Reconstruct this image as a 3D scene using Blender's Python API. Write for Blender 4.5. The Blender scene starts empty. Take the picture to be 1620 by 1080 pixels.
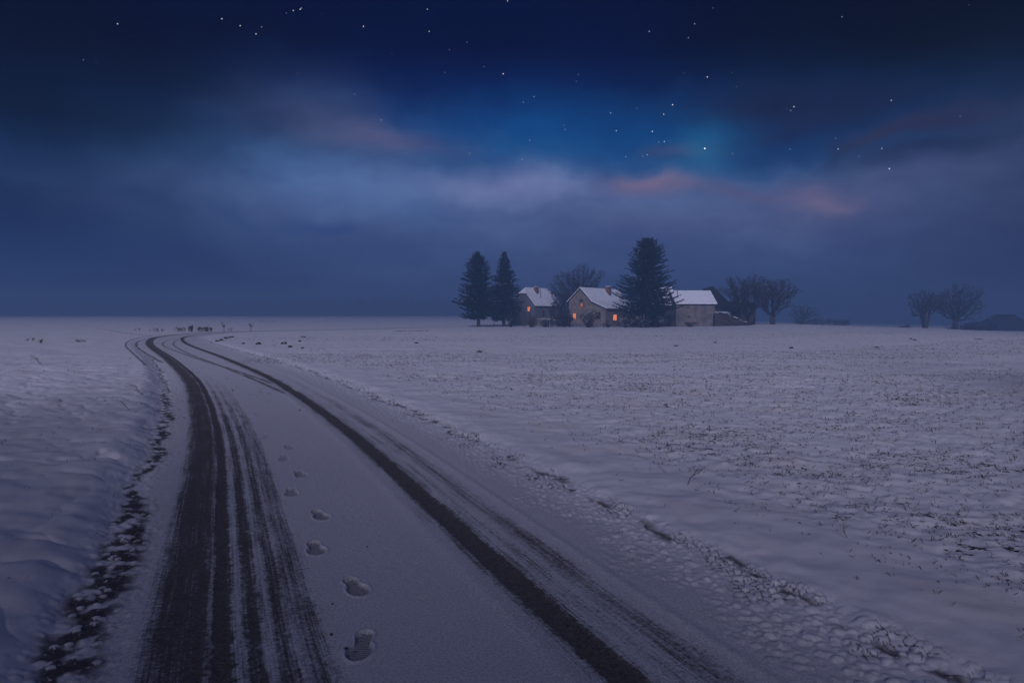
import bpy, bmesh, math, random
import numpy as np
from mathutils import Vector, Matrix
R = math.radians
sc = bpy.context.scene
C = sc.collection

# ------------------------------------------------------------------ camera
EYE = 1.5
PITCH = R(2.28)
cam_d = bpy.data.cameras.new("camera"); cam = bpy.data.objects.new("camera", cam_d); C.objects.link(cam)
cam.location = (0, 0, EYE); cam.rotation_euler = (R(90) - PITCH, 0, 0)
cam_d.lens = 24; cam_d.sensor_width = 36; cam_d.clip_end = 5000; cam_d.clip_start = 0.05
sc.camera = cam

# ------------------------------------------------------------------ sun
SUN_AZ, SUN_EL = R(188), R(21)          # compass azimuth the light comes from (behind the camera, left), elevation
sl = bpy.data.lights.new("sun", 'SUN'); so = bpy.data.objects.new("sun", sl); C.objects.link(so)
sl.energy = 2.6; sl.angle = R(20); sl.color = (0.76, 0.74, 1.0)
sdir = Vector((math.sin(SUN_AZ) * math.cos(SUN_EL), math.cos(SUN_AZ) * math.cos(SUN_EL), math.sin(SUN_EL)))
so.rotation_euler = sdir.to_track_quat('Z', 'Y').to_euler()

# ------------------------------------------------------------------ exposure and renderer
sc.view_settings.view_transform = 'Standard'; sc.view_settings.look = 'None'
sc.view_settings.exposure = 0; sc.view_settings.gamma = 1
cy = sc.cycles
cy.use_denoising = True
try: cy.denoiser = 'OPENIMAGEDENOISE'
except Exception: pass
cy.max_bounces = 5; cy.diffuse_bounces = 3; cy.glossy_bounces = 2; cy.transmission_bounces = 2
cy.volume_bounces = 1; cy.transparent_max_bounces = 8; cy.caustics_reflective = False; cy.caustics_refractive = False

def lin(r, g, b):
    f = lambda c: (c / 255 / 12.92) if c <= 10.3 else ((c / 255 + 0.055) / 1.055) ** 2.4
    return (f(r), f(g), f(b), 1)

def pix_dir(px, py):                      # direction of a point of the photograph (1620 x 1080)
    v = Vector(((px - 810) / 1080, 1, (540 - py) / 1080))
    cp, sp = math.cos(PITCH), math.sin(PITCH)
    return Vector((v.x, v.y * cp + v.z * sp, -v.y * sp + v.z * cp))

def az_el(px, py):
    d = pix_dir(px, py).normalized()
    return math.degrees(math.atan2(d.x, d.y)), math.degrees(math.asin(d.z))

# ------------------------------------------------------------------ world: night sky with clouds and stars
class NT:
    def __init__(s, nt): s.nt = nt
    def n(s, typ, **kw):
        nd = s.nt.nodes.new(typ)
        for k, v in kw.items(): setattr(nd, k, v)
        return nd
    def link(s, a, b): s.nt.links.new(a, b)
    def math(s, op, a, b=None, c=None, clamp=False):
        nd = s.n('ShaderNodeMath', operation=op, use_clamp=clamp)
        for i, v in enumerate((a, b, c)):
            if v is None: continue
            if isinstance(v, (int, float)): nd.inputs[i].default_value = v
            else: s.link(v, nd.inputs[i])
        return nd.outputs[0]
    def mix(s, f, a, b, typ='MIX'):
        nd = s.n('ShaderNodeMix', data_type='RGBA', blend_type=typ)
        for i, v in ((0, f), (6, a), (7, b)):
            if isinstance(v, (int, float)): nd.inputs[i].default_value = v
            elif isinstance(v, tuple): nd.inputs[i].default_value = v
            else: s.link(v, nd.inputs[i])
        return nd.outputs[2]
    def ramp(s, f, stops, interp='LINEAR'):
        nd = s.n('ShaderNodeValToRGB'); cr = nd.color_ramp; cr.interpolation = interp
        while len(cr.elements) < len(stops): cr.elements.new(0.5)
        for e, (p, c) in zip(cr.elements, stops):
            e.position = p; e.color = c if len(c) == 4 else (*c, 1)
        s.link(f, nd.inputs[0]); return nd.outputs[0]
    def smooth(s, x, a, b):
        nd = s.n('ShaderNodeMapRange', interpolation_type='SMOOTHSTEP')
        nd.inputs[1].default_value = a; nd.inputs[2].default_value = b
        s.link(x, nd.inputs[0]); return nd.outputs[0]
    def noise(s, vec, scale, detail=3, rough=0.5, dims='3D'):
        nd = s.n('ShaderNodeTexNoise', noise_dimensions=dims)
        nd.inputs['Scale'].default_value = scale; nd.inputs['Detail'].default_value = detail
        nd.inputs['Roughness'].default_value = rough
        if vec is not None: s.link(vec, nd.inputs['Vector'])
        return nd
    def comb(s, x, y, z=0.0):
        nd = s.n('ShaderNodeCombineXYZ')
        for i, v in enumerate((x, y, z)):
            if isinstance(v, (int, float)): nd.inputs[i].default_value = v
            else: s.link(v, nd.inputs[i])
        return nd.outputs[0]

world = bpy.data.worlds.new("World"); sc.world = world; world.use_nodes = True
W = NT(world.node_tree); world.node_tree.nodes.clear()
tc = W.n('ShaderNodeTexCoord'); sep = W.n('ShaderNodeSeparateXYZ'); W.link(tc.outputs['Generated'], sep.inputs[0])
az0 = W.math('MULTIPLY', W.math('ARCTAN2', sep.outputs[0], sep.outputs[1]), 57.29578)
el0 = W.math('MULTIPLY', W.math('ARCSINE', sep.outputs[2]), 57.29578)
wn = W.noise(tc.outputs['Generated'], 5.5, 4, 0.55)          # large slow warp of the clouds
ws = W.n('ShaderNodeSeparateColor'); W.link(wn.outputs['Color'], ws.inputs[0])
az1 = W.math('ADD', az0, W.math('MULTIPLY', W.math('SUBTRACT', ws.outputs[0], 0.5), 9.0))
el1 = W.math('ADD', el0, W.math('MULTIPLY', W.math('SUBTRACT', ws.outputs[1], 0.5), 5.0))
# base gradient over elevation in degrees, -5..90 mapped to 0..1
def e01(e): return (e + 5) / 95
def E(py): return az_el(810, py)[1]
base = W.ramp(W.math('DIVIDE', W.math('ADD', W.math('ADD', W.math('MULTIPLY', el0, .6), W.math('MULTIPLY', el1, .4)), 5), 95), [
    (0.0, lin(62, 70, 108)), (e01(E(500)), lin(52, 70, 112)), (e01(E(450)), lin(50, 72, 122)), (e01(E(380)), lin(62, 84, 136)),
    (e01(E(320)), lin(64, 96, 148)), (e01(E(250)), lin(14, 82, 144)), (e01(E(200)), lin(4, 50, 114)),
    (e01(E(140)), lin(1, 24, 82)), (e01(E(80)), lin(0, 10, 58)), (e01(E(0)), lin(0, 8, 52)), (e01(40), lin(6, 16, 52)), (1.0, lin(30, 38, 76))])
sky = base
def blob(px, py, rx, ry, col, k, rot=0, soft=1.0, warp=True, edge=None):
    """a soft cloud: centre, radii in photo pixels near the frame centre (1 px = 0.053 deg)"""
    global sky
    a, e = az_el(px, py)
    A, Ee = (az1, el1) if warp else (az0, el0)
    dx = W.math('MULTIPLY', W.math('SUBTRACT', A, a), 1 / (rx * 0.05)); dy = W.math('MULTIPLY', W.math('SUBTRACT', Ee, e), 1 / (ry * 0.05))
    if rot:
        # rotate in degree space, rot in degrees anticlockwise
        c_, s_ = math.cos(R(rot)), math.sin(R(rot))
        X = W.math('SUBTRACT', A, a); Y = W.math('SUBTRACT', Ee, e)
        dx = W.math('MULTIPLY', W.math('ADD', W.math('MULTIPLY', X, c_), W.math('MULTIPLY', Y, s_)), 1 / (rx * 0.05))
        dy = W.math('MULTIPLY', W.math('SUBTRACT', W.math('MULTIPLY', Y, c_), W.math('MULTIPLY', X, s_)), 1 / (ry * 0.05))
    d2 = W.math('ADD', W.math('MULTIPLY', dx, dx), W.math('MULTIPLY', dy, dy))
    f = W.math('MULTIPLY', W.math('EXPONENT', W.math('MULTIPLY', d2, -1.0)), k, clamp=True)
    if edge is not None:
        f = W.math('MULTIPLY', f, W.smooth(W.noise(tc.outputs['Generated'], edge, 5, 0.6).outputs['Fac'], 0.30, 0.62))
    sky = W.mix(f, sky, col)
# dark and bright parts of the sky, back to front
blob(60, 60, 420, 120, lin(0, 1, 12), .85)
blob(60, 175, 330, 55, lin(0, 3, 12), .95, rot=-4)
blob(330, 150, 200, 40, lin(1, 8, 30), .6, rot=-8)
blob(40, 320, 380, 120, lin(2, 26, 66), .9)
blob(0, 430, 300, 90, lin(14, 44, 96), .75)
blob(1560, 60, 420, 150, lin(0, 2, 4), .98)
blob(1300, 60, 200, 110, lin(2, 6, 22), .5)
blob(1640, 250, 150, 140, lin(18, 30, 58), .85)
blob(1620, 420, 170, 130, lin(32, 44, 82), .85)
blob(960, 215, 400, 60, lin(6, 78, 142), .55)
blob(780, 325, 400, 50, lin(100, 118, 168), .95, edge=3.0)
blob(560, 300, 190, 55, lin(76, 108, 162), .85, rot=-12)
blob(800, 302, 150, 24, lin(124, 136, 186), .85)
blob(610, 222, 170, 55, lin(64, 80, 124), .9, rot=-10, edge=3)
blob(455, 192, 110, 26, lin(42, 54, 92), .85, edge=4)
blob(610, 225, 90, 22, lin(92, 92, 132), .6, rot=-6)
blob(1080, 345, 340, 50, lin(84, 96, 142), .8)
blob(950, 420, 420, 70, lin(66, 82, 130), .7)
blob(1420, 290, 200, 42, lin(70, 82, 124), .75, rot=16)
blob(1220, 160, 190, 32, lin(24, 30, 62), .85, rot=-3, edge=4)
blob(1300, 190, 150, 22, lin(28, 36, 70), .8, rot=4)
blob(1190, 235, 200, 26, lin(22, 54, 106), .55)
blob(1480, 197, 105, 13, lin(44, 46, 78), .8, rot=5)
blob(1400, 220, 70, 10, lin(44, 48, 78), .7, rot=20)
blob(1490, 232, 110, 16, lin(10, 26, 62), .6, rot=8)
blob(1035, 281, 62, 13, lin(134, 112, 138), .7, rot=-3)
blob(1030, 292, 75, 10, lin(98, 94, 132), .6)
blob(1060, 232, 45, 10, lin(64, 70, 110), .6)
blob(1160, 300, 70, 14, lin(92, 88, 126), .6, rot=-8)
blob(1300, 312, 75, 18, lin(116, 108, 144), .75, rot=-12, edge=7)
blob(1340, 322, 40, 8, lin(132, 114, 144), .4, rot=-10)
blob(1115, 236, 40, 36, lin(40, 112, 158), .38, warp=False)
blob(240, 310, 60, 18, lin(14, 40, 90), .4, rot=-28)
blob(380, 345, 80, 20, lin(18, 50, 106), .35, rot=-22)
blob(500, 365, 50, 12, lin(30, 62, 122), .5, rot=-12)
# fine mottling of the cloud sheets, stretched along the horizon
mn = W.noise(W.comb(W.math('MULTIPLY', az1, .10), W.math('MULTIPLY', el1, .26)), 1.0, 7, .62).outputs['Fac']
mo = W.math('ADD', .84, W.math('MULTIPLY', W.smooth(mn, .30, .72), .40))
mc = W.n('ShaderNodeCombineColor'); W.link(mo, mc.inputs[0]); W.link(mo, mc.inputs[1]); W.link(W.math('ADD', W.math('MULTIPLY', mo, .6), .4), mc.inputs[2])
sky = W.mix(1.0, sky, mc.outputs[0], 'MULTIPLY')
# stars
stars = [(186,38,.9),(132,95,.5),(152,98,.3),(211,57,.25),(351,30,.9),(380,41,.9),(405,54,.9),(414,43,.6),(453,21,.4),(464,17,.8),(475,15,.95),(477,13,.6),
 (509,22,.25),(470,116,.25),(369,234,.4),(575,42,.95),(676,15,.8),(679,50,.8),(803,2,.8),(711,79,.5),(739,67,.4),(620,85,.35),(561,149,.5),(603,190,.6),
 (704,115,.4),(766,106,.4),(796,117,1.0),(845,153,.6),(828,162,.5),(754,186,.35),(743,243,.7),(826,252,.6),(838,222,.6),(892,198,.45),(894,205,.5),(915,118,.5),
 (912,129,.45),(966,179,.7),(975,207,.8),(1027,50,.7),(1050,181,.85),(1032,208,1.0),(1064,166,1.1),(1051,224,.8),(1042,225,.5),(1024,245,.7),(990,248,.6),(1017,247,.4),
 (922,288,.45),(1089,60,.6),(1099,38,.7),(1128,13,.4),(1119,122,.95),(1115,235,1.6),(1159,243,.6),(1165,137,.4),(1158,115,.35),(1083,115,.4),(1256,169,1.0),(1251,175,.6),
 (1245,172,.3),(1250,236,.5),(1326,236,.8),(1395,235,.7),(1407,267,1.1),(1410,159,.8),(1332,27,.7),(1322,219,.5),(1359,248,.5),(1519,184,.45),(1533,8,.4),(1586,223,.35),
 (1164,217,.35),(1250,262,.3),(1275,276,.35),(755,193,.25),(783,238,.35),(678,153,.3),(1007,171,.4),(786,207,.3),(778,204,.3)]
sky_star = None
nrm = W.n('ShaderNodeVectorMath', operation='NORMALIZE'); W.link(tc.outputs['Generated'], nrm.inputs[0])
for (px, py, k) in stars:
    d = pix_dir(px, py).normalized()
    sub = W.n('ShaderNodeVectorMath', operation='DISTANCE'); W.link(nrm.outputs[0], sub.inputs[0]); sub.inputs[1].default_value = d
    r_ = 0.00050 + 0.00030 * k
    f = W.math('MULTIPLY', W.math('MAXIMUM', W.math('SUBTRACT', 1.0, W.math('DIVIDE', sub.outputs['Value'], r_)), 0.0), k ** 1.5 * 2.0)
    sky_star = f if sky_star is None else W.math('ADD', sky_star, f)
sc_ = W.n('ShaderNodeCombineColor')
W.link(sky_star, sc_.inputs[0]); W.link(sky_star, sc_.inputs[1]); W.link(sky_star, sc_.inputs[2])
sky = W.mix(1.0, sky, sc_.outputs[0], 'ADD')
# behind and beside the photographer the cloud still holds the last light of dusk
back = W.smooth(sep.outputs[1], 0.15, -0.75)
back = W.math('MULTIPLY', back, W.smooth(el0, 75, 15))
sky = W.mix(back, sky, (0.120, 0.122, 0.175, 1))
nish = W.n('ShaderNodeTexSky', sky_type='NISHITA', sun_disc=False)
nish.sun_elevation = SUN_EL; nish.sun_rotation = SUN_AZ
bg = W.n('ShaderNodeBackground'); W.link(sky, bg.inputs[0]); bg.inputs[1].default_value = 1.0
bg2 = W.n('ShaderNodeBackground'); W.link(nish.outputs[0], bg2.inputs[0]); bg2.inputs[1].default_value = 0.00015
ad = W.n('ShaderNodeAddShader'); W.link(bg.outputs[0], ad.inputs[0]); W.link(bg2.outputs[0], ad.inputs[1])
wo = W.n('ShaderNodeOutputWorld'); W.link(ad.outputs[0], wo.inputs[0])
world.cycles.sampling_method = 'MANUAL'; world.cycles.sample_map_resolution = 512

# ------------------------------------------------------------------ numpy noise
rng = np.random.default_rng(7)
PERM = np.concatenate([rng.permutation(256)] * 3)
GR = np.stack([np.cos(np.arange(256) * 2.39996), np.sin(np.arange(256) * 2.39996)], 1)
def perlin(x, y):
    xi = np.floor(x).astype(np.int64); yi = np.floor(y).astype(np.int64)
    xf = x - xi; yf = y - yi; xi &= 255; yi &= 255
    def g(ix, iy, fx, fy):
        h = PERM[PERM[ix & 255] + (iy & 255)]
        return GR[h, 0] * fx + GR[h, 1] * fy
    ux = xf * xf * xf * (xf * (xf * 6 - 15) + 10); uy = yf * yf * yf * (yf * (yf * 6 - 15) + 10)
    a = g(xi, yi, xf, yf); b = g(xi + 1, yi, xf - 1, yf); c = g(xi, yi + 1, xf, yf - 1); d = g(xi + 1, yi + 1, xf - 1, yf - 1)
    return ((a + (b - a) * ux) + ((c + (d - c) * ux) - (a + (b - a) * ux)) * uy) * 1.5
def fbm(x, y, s, o=3, ox=0.0):
    t = 0; a = 1.0
    for i in range(o):
        t = t + a * perlin(x * s + 17.3 * i + ox, y * s + 9.1 * i - ox); a *= .5; s *= 2.03
    return t
def worley(x, y, s):
    x = x * s; y = y * s
    xi = np.floor(x).astype(np.int64); yi = np.floor(y).astype(np.int64)
    f1 = np.full(x.shape, 9.0); f2 = np.full(x.shape, 9.0); idv = np.zeros(x.shape)
    for i in (-1, 0, 1):
        for j in (-1, 0, 1):
            cx = xi + i; cy_ = yi + j
            h = PERM[PERM[cx & 255] + (cy_ & 255)]; h2 = PERM[h + 57]
            d = np.hypot(cx + .12 + .76 * h / 255 - x, cy_ + .12 + .76 * h2 / 255 - y)
            m = d < f1
            f2 = np.where(m, f1, np.minimum(f2, d)); idv = np.where(m, PERM[h2 + 91] / 255, idv); f1 = np.where(m, d, f1)
    return f1, f2, idv
def sstep(a, b, x):
    t = np.clip((x - a) / (b - a), 0, 1); return t * t * (3 - 2 * t)

# ------------------------------------------------------------------ terrain height (large forms)
T_COL = [-3000, 0, 700, 850, 1000, 1110, 1222, 1435, 1620, 2600, 6000]      # photo columns, turned into azimuths
T_D = [0, 55, 90, 120, 150, 200, 350, 720]
T_Z = [[0, 0, 0, 0, 0, .05, .2, 0],
       [0, 0, 0, 0, 0, .05, .2, 0],
       [0, 0, -.38, -.66, -.65, -.6, -.2, 0],
       [0, 0, -.40, -.72, -.7, -.6, -.1, .3],
       [0, 0, -.42, -.74, -.75, -.9, -1.2, -2],
       [0, 0, -.35, -.62, -.65, -1.0, -2, -4],
       [0, 0, -.25, -.36, -.46, -1.2, -3, -6],
       [0, -.02, -.5, -.85, -1.05, -2.0, -4, -8],
       [0, -.05, -.7, -1.25, -1.7, -2.75, -5, -9],
       [0, -.1, -.8, -1.3, -1.8, -2.8, -5, -9],
       [0, 0, 0, 0, 0, 0, 0, 0]]
T_AZ = [math.atan2((c - 810) / 1080, 1) for c in T_COL]; T_AZ[0] = -1.6; T_AZ[-1] = 1.6
T_Zn = np.array(T_Z, float)
def macro(x, y):
    r = np.hypot(x, y); az = np.arctan2(x, y)
    dep = np.where(y > 0, np.minimum(r, np.abs(y) * 1.35 + 1), r)
    def idx(v, tab):
        tab = np.array(tab); k = np.clip(np.searchsorted(tab, v, side='right') - 1, 0, len(tab) - 2)
        t = np.clip((v - tab[k]) / (tab[k + 1] - tab[k]), 0, 1); return k, t
    i, ti = idx(az, T_AZ); j, tj = idx(dep, T_D)
    ti = ti * ti * (3 - 2 * ti)
    z = (T_Zn[i, j] * (1 - ti) + T_Zn[i + 1, j] * ti) * (1 - tj) + (T_Zn[i, j + 1] * (1 - ti) + T_Zn[i + 1, j + 1] * ti) * tj
    return z * (np.abs(az) < 1.6)
def mz(x, y): return float(macro(np.array([float(x)]), np.array([float(y)]))[0])
def on_ground(px, py):
    """the point of the ground seen at a point of the photograph"""
    d = pix_dir(px, py)
    lo, prev = 1.0, 1.0
    t = 1.0
    while t < 700:
        if EYE + d.z * t < mz(d.x * t, d.y * t): break
        prev = t; t *= 1.02
    lo, hi = prev, t
    for _ in range(24):
        m = (lo + hi) / 2
        if EYE + d.z * m < mz(d.x * m, d.y * m): hi = m
        else: lo = m
    return Vector((d.x * hi, d.y * hi))
def at(px, Y, py=None):
    """ground point in photo column px at depth Y"""
    x = (px - 810) / 1080 * Y; return Vector((x, Y, mz(x, Y)))

# ------------------------------------------------------------------ road axis = left wheel track
L_px = [(295,1080),(300,1000),(313,900),(321,800),(326,755),(328,700),(322,650),(313,620),(303,600),(283,580),(265,565),(250,555),(240,548),
        (236,541),(242,535),(257,532),(278,529.5),(310,527),(345,525.2),(402,523.2),(475,522),(548,520.8),(647,518.3),(741,516.8)]
pts = [Vector((4.5, -16)), Vector((2.0, -7)), Vector((-.2, 0.0))] + [on_ground(*p) for p in L_px]
def catmull(P, n=10):
    out = []
    for i in range(len(P) - 1):
        p0 = P[max(i - 1, 0)]; p1 = P[i]; p2 = P[i + 1]; p3 = P[min(i + 2, len(P) - 1)]
        m = max(2, int(min(n, (p2 - p1).length / .25 + 2)))
        for k in range(m):
            t = k / m
            out.append(.5 * ((2 * p1) + (p2 - p0) * t + (2 * p0 - 5 * p1 + 4 * p2 - p3) * t * t + (3 * p1 - p0 - 3 * p2 + p3) * t ** 3))
    out.append(P[-1]); return out
def smooth_line(P, it=2):
    P = [p.copy() for p in P]
    for _ in range(it):
        P = [P[0]] + [(P[i - 1] + 2 * P[i] + P[i + 1]) / 4 for i in range(1, len(P) - 1)] + [P[-1]]
    return P
axis = np.array([(p.x, p.y) for p in smooth_line(catmull(pts), 12)])
def line_uv(x, y, line, reach):
    """signed offset (right positive) and arc length along a polyline"""
    seg = np.diff(line, axis=0); ln = np.hypot(seg[:, 0], seg[:, 1]); cum = np.concatenate([[0], np.cumsum(ln)])
    best = np.full(x.shape, 1e9); U = np.full(x.shape, 99.0); S = np.zeros(x.shape)
    for i in range(len(seg)):
        a = line[i]; b = line[i + 1]
        m = (x > min(a[0], b[0]) - reach) & (x < max(a[0], b[0]) + reach) & (y > min(a[1], b[1]) - reach) & (y < max(a[1], b[1]) + reach)
        if not m.any() or ln[i] < 1e-6: continue
        xs = x[m] - a[0]; ys = y[m] - a[1]; dx, dy = seg[i] / ln[i]
        t = np.clip(xs * dx + ys * dy, 0, ln[i]); px = xs - dx * t; py = ys - dy * t
        d = np.hypot(px, py); sgn = np.where(xs * dy - ys * dx > 0, 1.0, -1.0)
        bb = best[m]; up = d < bb
        bb[up] = d[up]; best[m] = bb
        uu = U[m]; uu[up] = (d * sgn)[up]; U[m] = uu
        ss = S[m]; ss[up] = (cum[i] + t)[up]; S[m] = ss
    return U, S
S_CAM = None
extra_px = [[(231,582),(207,558.5),(199,549),(203,541),(219,535),(249,530),(300,526.5)],
            [(256,573),(224,554),(215,546),(219,540),(236,534.5),(268,530)],
            [(430,606),(372,585.7),(323,571),(278,555),(259,547),(259,541),(273,536),(303,530.5)],
            [(450,622),(397,598),(347,578),(298,559),(276,547),(276,540.5),(290,534.5),(325,529)],
            [(150,519),(175,523),(205,528),(240,532)],
            [(402,524.5),(470,523.3),(560,522),(650,519.8),(741,517.6),(800,516.5)]]
extra = [np.array([(p.x, p.y) for p in smooth_line(catmull([on_ground(*q) for q in P]), 4)]) for P in extra_px]

LEFT_W = [(-.50,0),(-.34,.02),(-.24,.16),(-.18,.54),(-.12,.72),(-.07,.80),(-.02,.72),(.04,.78),(.082,.48),(.105,.86),(.16,.86),(.19,.36),(.225,.34),(.25,.70),
          (.29,.72),(.32,.36),(.35,.34),(.375,.62),(.415,.64),(.445,.34),(.47,.5),(.55,.52),(.60,.2),(.68,0)]
RIGHT_W = [(1.40,0),(1.48,.10),(1.56,.26),(1.61,.50),(1.65,.92),(1.75,.95),(1.79,.48),(1.85,.26),(1.90,.42),(1.95,.22),(2.0,.42),(2.06,.50),(2.12,.38),(2.16,.14),(2.22,.02),(2.30,.14),(2.34,0)]
RIGHT_W = [(a - .04 * (a > 1.45), b) for a, b in RIGHT_W]
def wear_of(u):
    return np.maximum(np.interp(u, [a for a, _ in LEFT_W], [b for _, b in LEFT_W], 0, 0), np.interp(u, [a for a, _ in RIGHT_W], [b for _, b in RIGHT_W], 0, 0))

# stripes of the sown field: polylines (photo) that bound strips of different cover
def strip_line(P): return np.array([tuple(on_ground(*p)) for p in P])
stripA = [strip_line([(560,541),(1100,541),(1260,535),(1421,528),(1560,521.5)]), strip_line([(560,533),(1100,531),(1260,526),(1421,521.5),(1500,519.5)])]
stripB = [strip_line([(560,576),(1100,576),(1420,572),(1550,566),(1900,552)]), strip_line([(560,561),(1100,561),(1260,557),(1420,548),(1620,535),(1800,525)])]

feet = [((572,1019), 3, 1), ((562,927), 30, 1), ((499,866), 24, 1), ((506,814), 30, 1), ((461,778), 20, .8), ((475,749), 28, .8), ((449,724), 15, .5), ((457,706), 26, .5), ((421,690), 15, .3)]
FEET = [(on_ground(*p), a, k) for p, a, k in feet]

def ground(x, y):
    """height and surface attributes for world points"""
    r = np.hypot(x, y); n = len(x)
    z = macro(x, y)
    U, S = line_uv(x, y, axis, 9.0)
    near = sstep(40, 12, r); mid = sstep(140, 40, r)
    inroad = (U < 90)
    wob = fbm(S, S * 0 + 3.3, 1.1, 3) * .07 + fbm(x, y, 3.0, 2) * .035
    eL = -.56 + wob; eR = 2.95 + fbm(S, S * 0 + 8.1, .9, 3) * .13 + fbm(x, y, 5.0, 2) * .04
    off = np.where(U < 1.2, eL - U, U - eR)                       # distance outside the carriageway
    off = np.where(inroad, off, 9.0)
    left = (U < 1.2) & inroad | (~inroad & (x < -5) & (y < 80) & (az_left(x, y)))
    out = sstep(0, .35, off)
    # broad undulation, kept off the carriageway
    z = z + fbm(x, y, .09, 3) * .05 * sstep(.3, 4, off) * sstep(4, 20, r) * sstep(180, 50, r)
    # banks of settled snow
    bank = np.where(left, .065, .04)
    z = z + bank * sstep(-.02, .42, off) * sstep(70, 30, r)
    # pillowy surface on the left, finer on the field
    pil = np.abs(fbm(x * .8 + y * .35, y * .9, 1.15, 3)); pil2 = np.abs(fbm(x, y, 3.4, 2, 5.0))
    zl = (.045 + .02 * sstep(8, 4, r)) * np.minimum(pil, .55) ** .8 + .007 * pil2 + .003 * fbm(x, y, 7, 2)
    holes = worley(x + .25 * fbm(x, y, 2.2, 2), y * 1.3, 1.9)
    zl = zl - .035 * sstep(.22, .02, holes[0]) * (holes[2] > .72)
    zr = .020 * fbm(x, y, 1.6, 3) + .012 * fbm(x, y, 6.5, 2, 3.0) * sstep(.5, 1.6, off)
    z = z + np.where(left, zl, zr) * out * near
    z = z + .03 * fbm(x, y, .6, 2) * sstep(.3, 2, off) * mid * sstep(6, 14, r)
    rim = sstep(.0, .12, off) * sstep(.55, .12, off) * (r < 60)    # swollen lip of the snow edge
    z = z + rim * (.010 + .010 * fbm(x, y, 4.5, 2)) * near
    # wheel tracks pressed in
    far_fade = sstep(20, 6, r) * .65 + .35
    w = wear_of(U) * np.where((U > .18) & (U < .7) | (U > 1.85) & (U < 2.4), far_fade, 1.0)
    z = z - .010 * w * near * inroad
    z = z + .006 * near * np.exp(-((U - 2.20) / .035) ** 2) + .005 * near * np.exp(-((U - 1.45) / .05) ** 2)
    # extra wheel traces round the bend
    ex = np.zeros(n)
    for i, e in enumerate(extra):
        ue, _ = line_uv(x, y, e, 1.2); ex = np.maximum(ex, np.exp(-(ue / (.07 if i < 4 else .16)) ** 2) * (.62 if i < 4 else .55))
    # lumpy frozen verge on the right, gravelly gutter on the left
    gap = np.zeros(n)
    m = inroad & (r < 45) & (U > 1.9) & (U < 3.3)
    xs, ys, us = x[m], y[m], U[m]
    f1, f2, idv = worley(xs + .015 * fbm(xs, ys, 14, 1), ys + .01 * fbm(xs, ys, 12, 1, 4.0), 20.0); g1, g2, gid = worley(xs, ys, 11.0)
    dens = sstep(2.22, 2.62, us + .18 * fbm(xs, ys, 1.8, 2)) * sstep(3.12, 2.98, us)
    lump = np.clip(1 - (f1 / (.42 + .25 * idv)) ** 2, 0, 1) ** .8 * (.2 + 1.1 * idv * idv + .3 * fbm(xs, ys, 3, 2)) * .014
    big = np.clip(1 - (g1 / .5) ** 2, 0, 1) ** .8 * (gid > .86) * .016
    z[m] += (np.maximum(lump, big * sstep(2.5, 2.8, us)) - .008) * dens * sstep(45, 20, r[m])
    gap[m] = np.clip(sstep(.085, .02, (f2 - f1) * .5 + .02 * (idv > .5)) * dens * sstep(-.15, .35, fbm(xs, ys, 2.6, 2) + 1.2 * (us - 2.86)) * 1.0, 0, 1) \
        * sstep(2.45, 2.75, us) * 1.0
    edge = np.exp(-((us - eR[m] + .05) / .05) ** 2) * sstep(.0, .3, fbm(xs, ys, 5.5, 2))
    gap[m] = np.maximum(gap[m], edge * .85)
    m = inroad & (r < 45) & (U > -.85) & (U < -.1)
    xs, ys, us, rs = x[m], y[m], U[m], r[m]
    f1, f2, idv = worley(xs, ys, 17.0)
    wid = np.interp(rs, [2, 3.2, 4.6, 6.0, 6.8, 7.6, 9, 12, 15, 22, 30, 45], [.17, .23, .25, .19, .05, .12, .14, .13, .10, .07, .05, .04])
    c0 = eL[m] + wid * .5 - .02
    gb = sstep(wid * .75, wid * .25, np.abs(us - c0 + .05 * fbm(xs, ys, 5, 2)))
    gb2 = gb * sstep(-.5, .0, fbm(xs, ys, 7, 3))
    lump = np.clip(1 - (f1 / .5) ** 2, 0, 1) * idv * .013
    wide = sstep(.30, .10, np.abs(us - c0))
    z[m] += (lump - .014) * wide * sstep(45, 20, rs)
    gap[m] = np.maximum(gap[m], .92 * gb2 * np.where((idv > .80) & (f1 < .34), .05, 1.0))
    # footprints
    fpx = np.zeros(n); fmask = np.zeros(n)
    for p, a, k in FEET:
        mm = (np.abs(x - p.x) < .3) & (np.abs(y - p.y) < .3)
        if not mm.any(): continue
        ca, sa = math.cos(R(a)), math.sin(R(a))
        lx = (x[mm] - p.x) * ca + (y[mm] - p.y) * sa; ly = -(x[mm] - p.x) * sa + (y[mm] - p.y) * ca
        ball = np.hypot(lx / .056, (ly + .055) / .085); heel = np.hypot(lx / .040, (ly - .085) / .055)
        d = np.minimum(ball, heel); d = np.minimum(d, np.hypot(lx / .034, (ly - .03) / .075))
        ins = sstep(1.08, .88, d)
        z[mm] -= ins * .016 * k; z[mm] += np.exp(-((d - 1.2) / .13) ** 2) * .006 * k
        fpx[mm] = np.where(ins > .01, ly, fpx[mm]); fmask[mm] = np.maximum(fmask[mm], ins * k)
    # small scuffs beside the prints
    sc_ = inroad & (U > .8) & (U < 1.35) & (r > 3.6) & (r < 14)
    z[sc_] += .0028 * np.abs(fbm(x[sc_], y[sc_], 13, 2)) * sstep(.8, .95, U[sc_]) * sstep(1.35, 1.15, U[sc_])
    # field cover: sprouts through the snow
    yA0 = np.interp(x, stripA[0][:, 0], stripA[0][:, 1]); yA1 = np.interp(x, stripA[1][:, 0], stripA[1][:, 1])
    yB0 = np.interp(x, stripB[0][:, 0], stripB[0][:, 1]); yB1 = np.interp(x, stripB[1][:, 0], stripB[1][:, 1])
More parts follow.
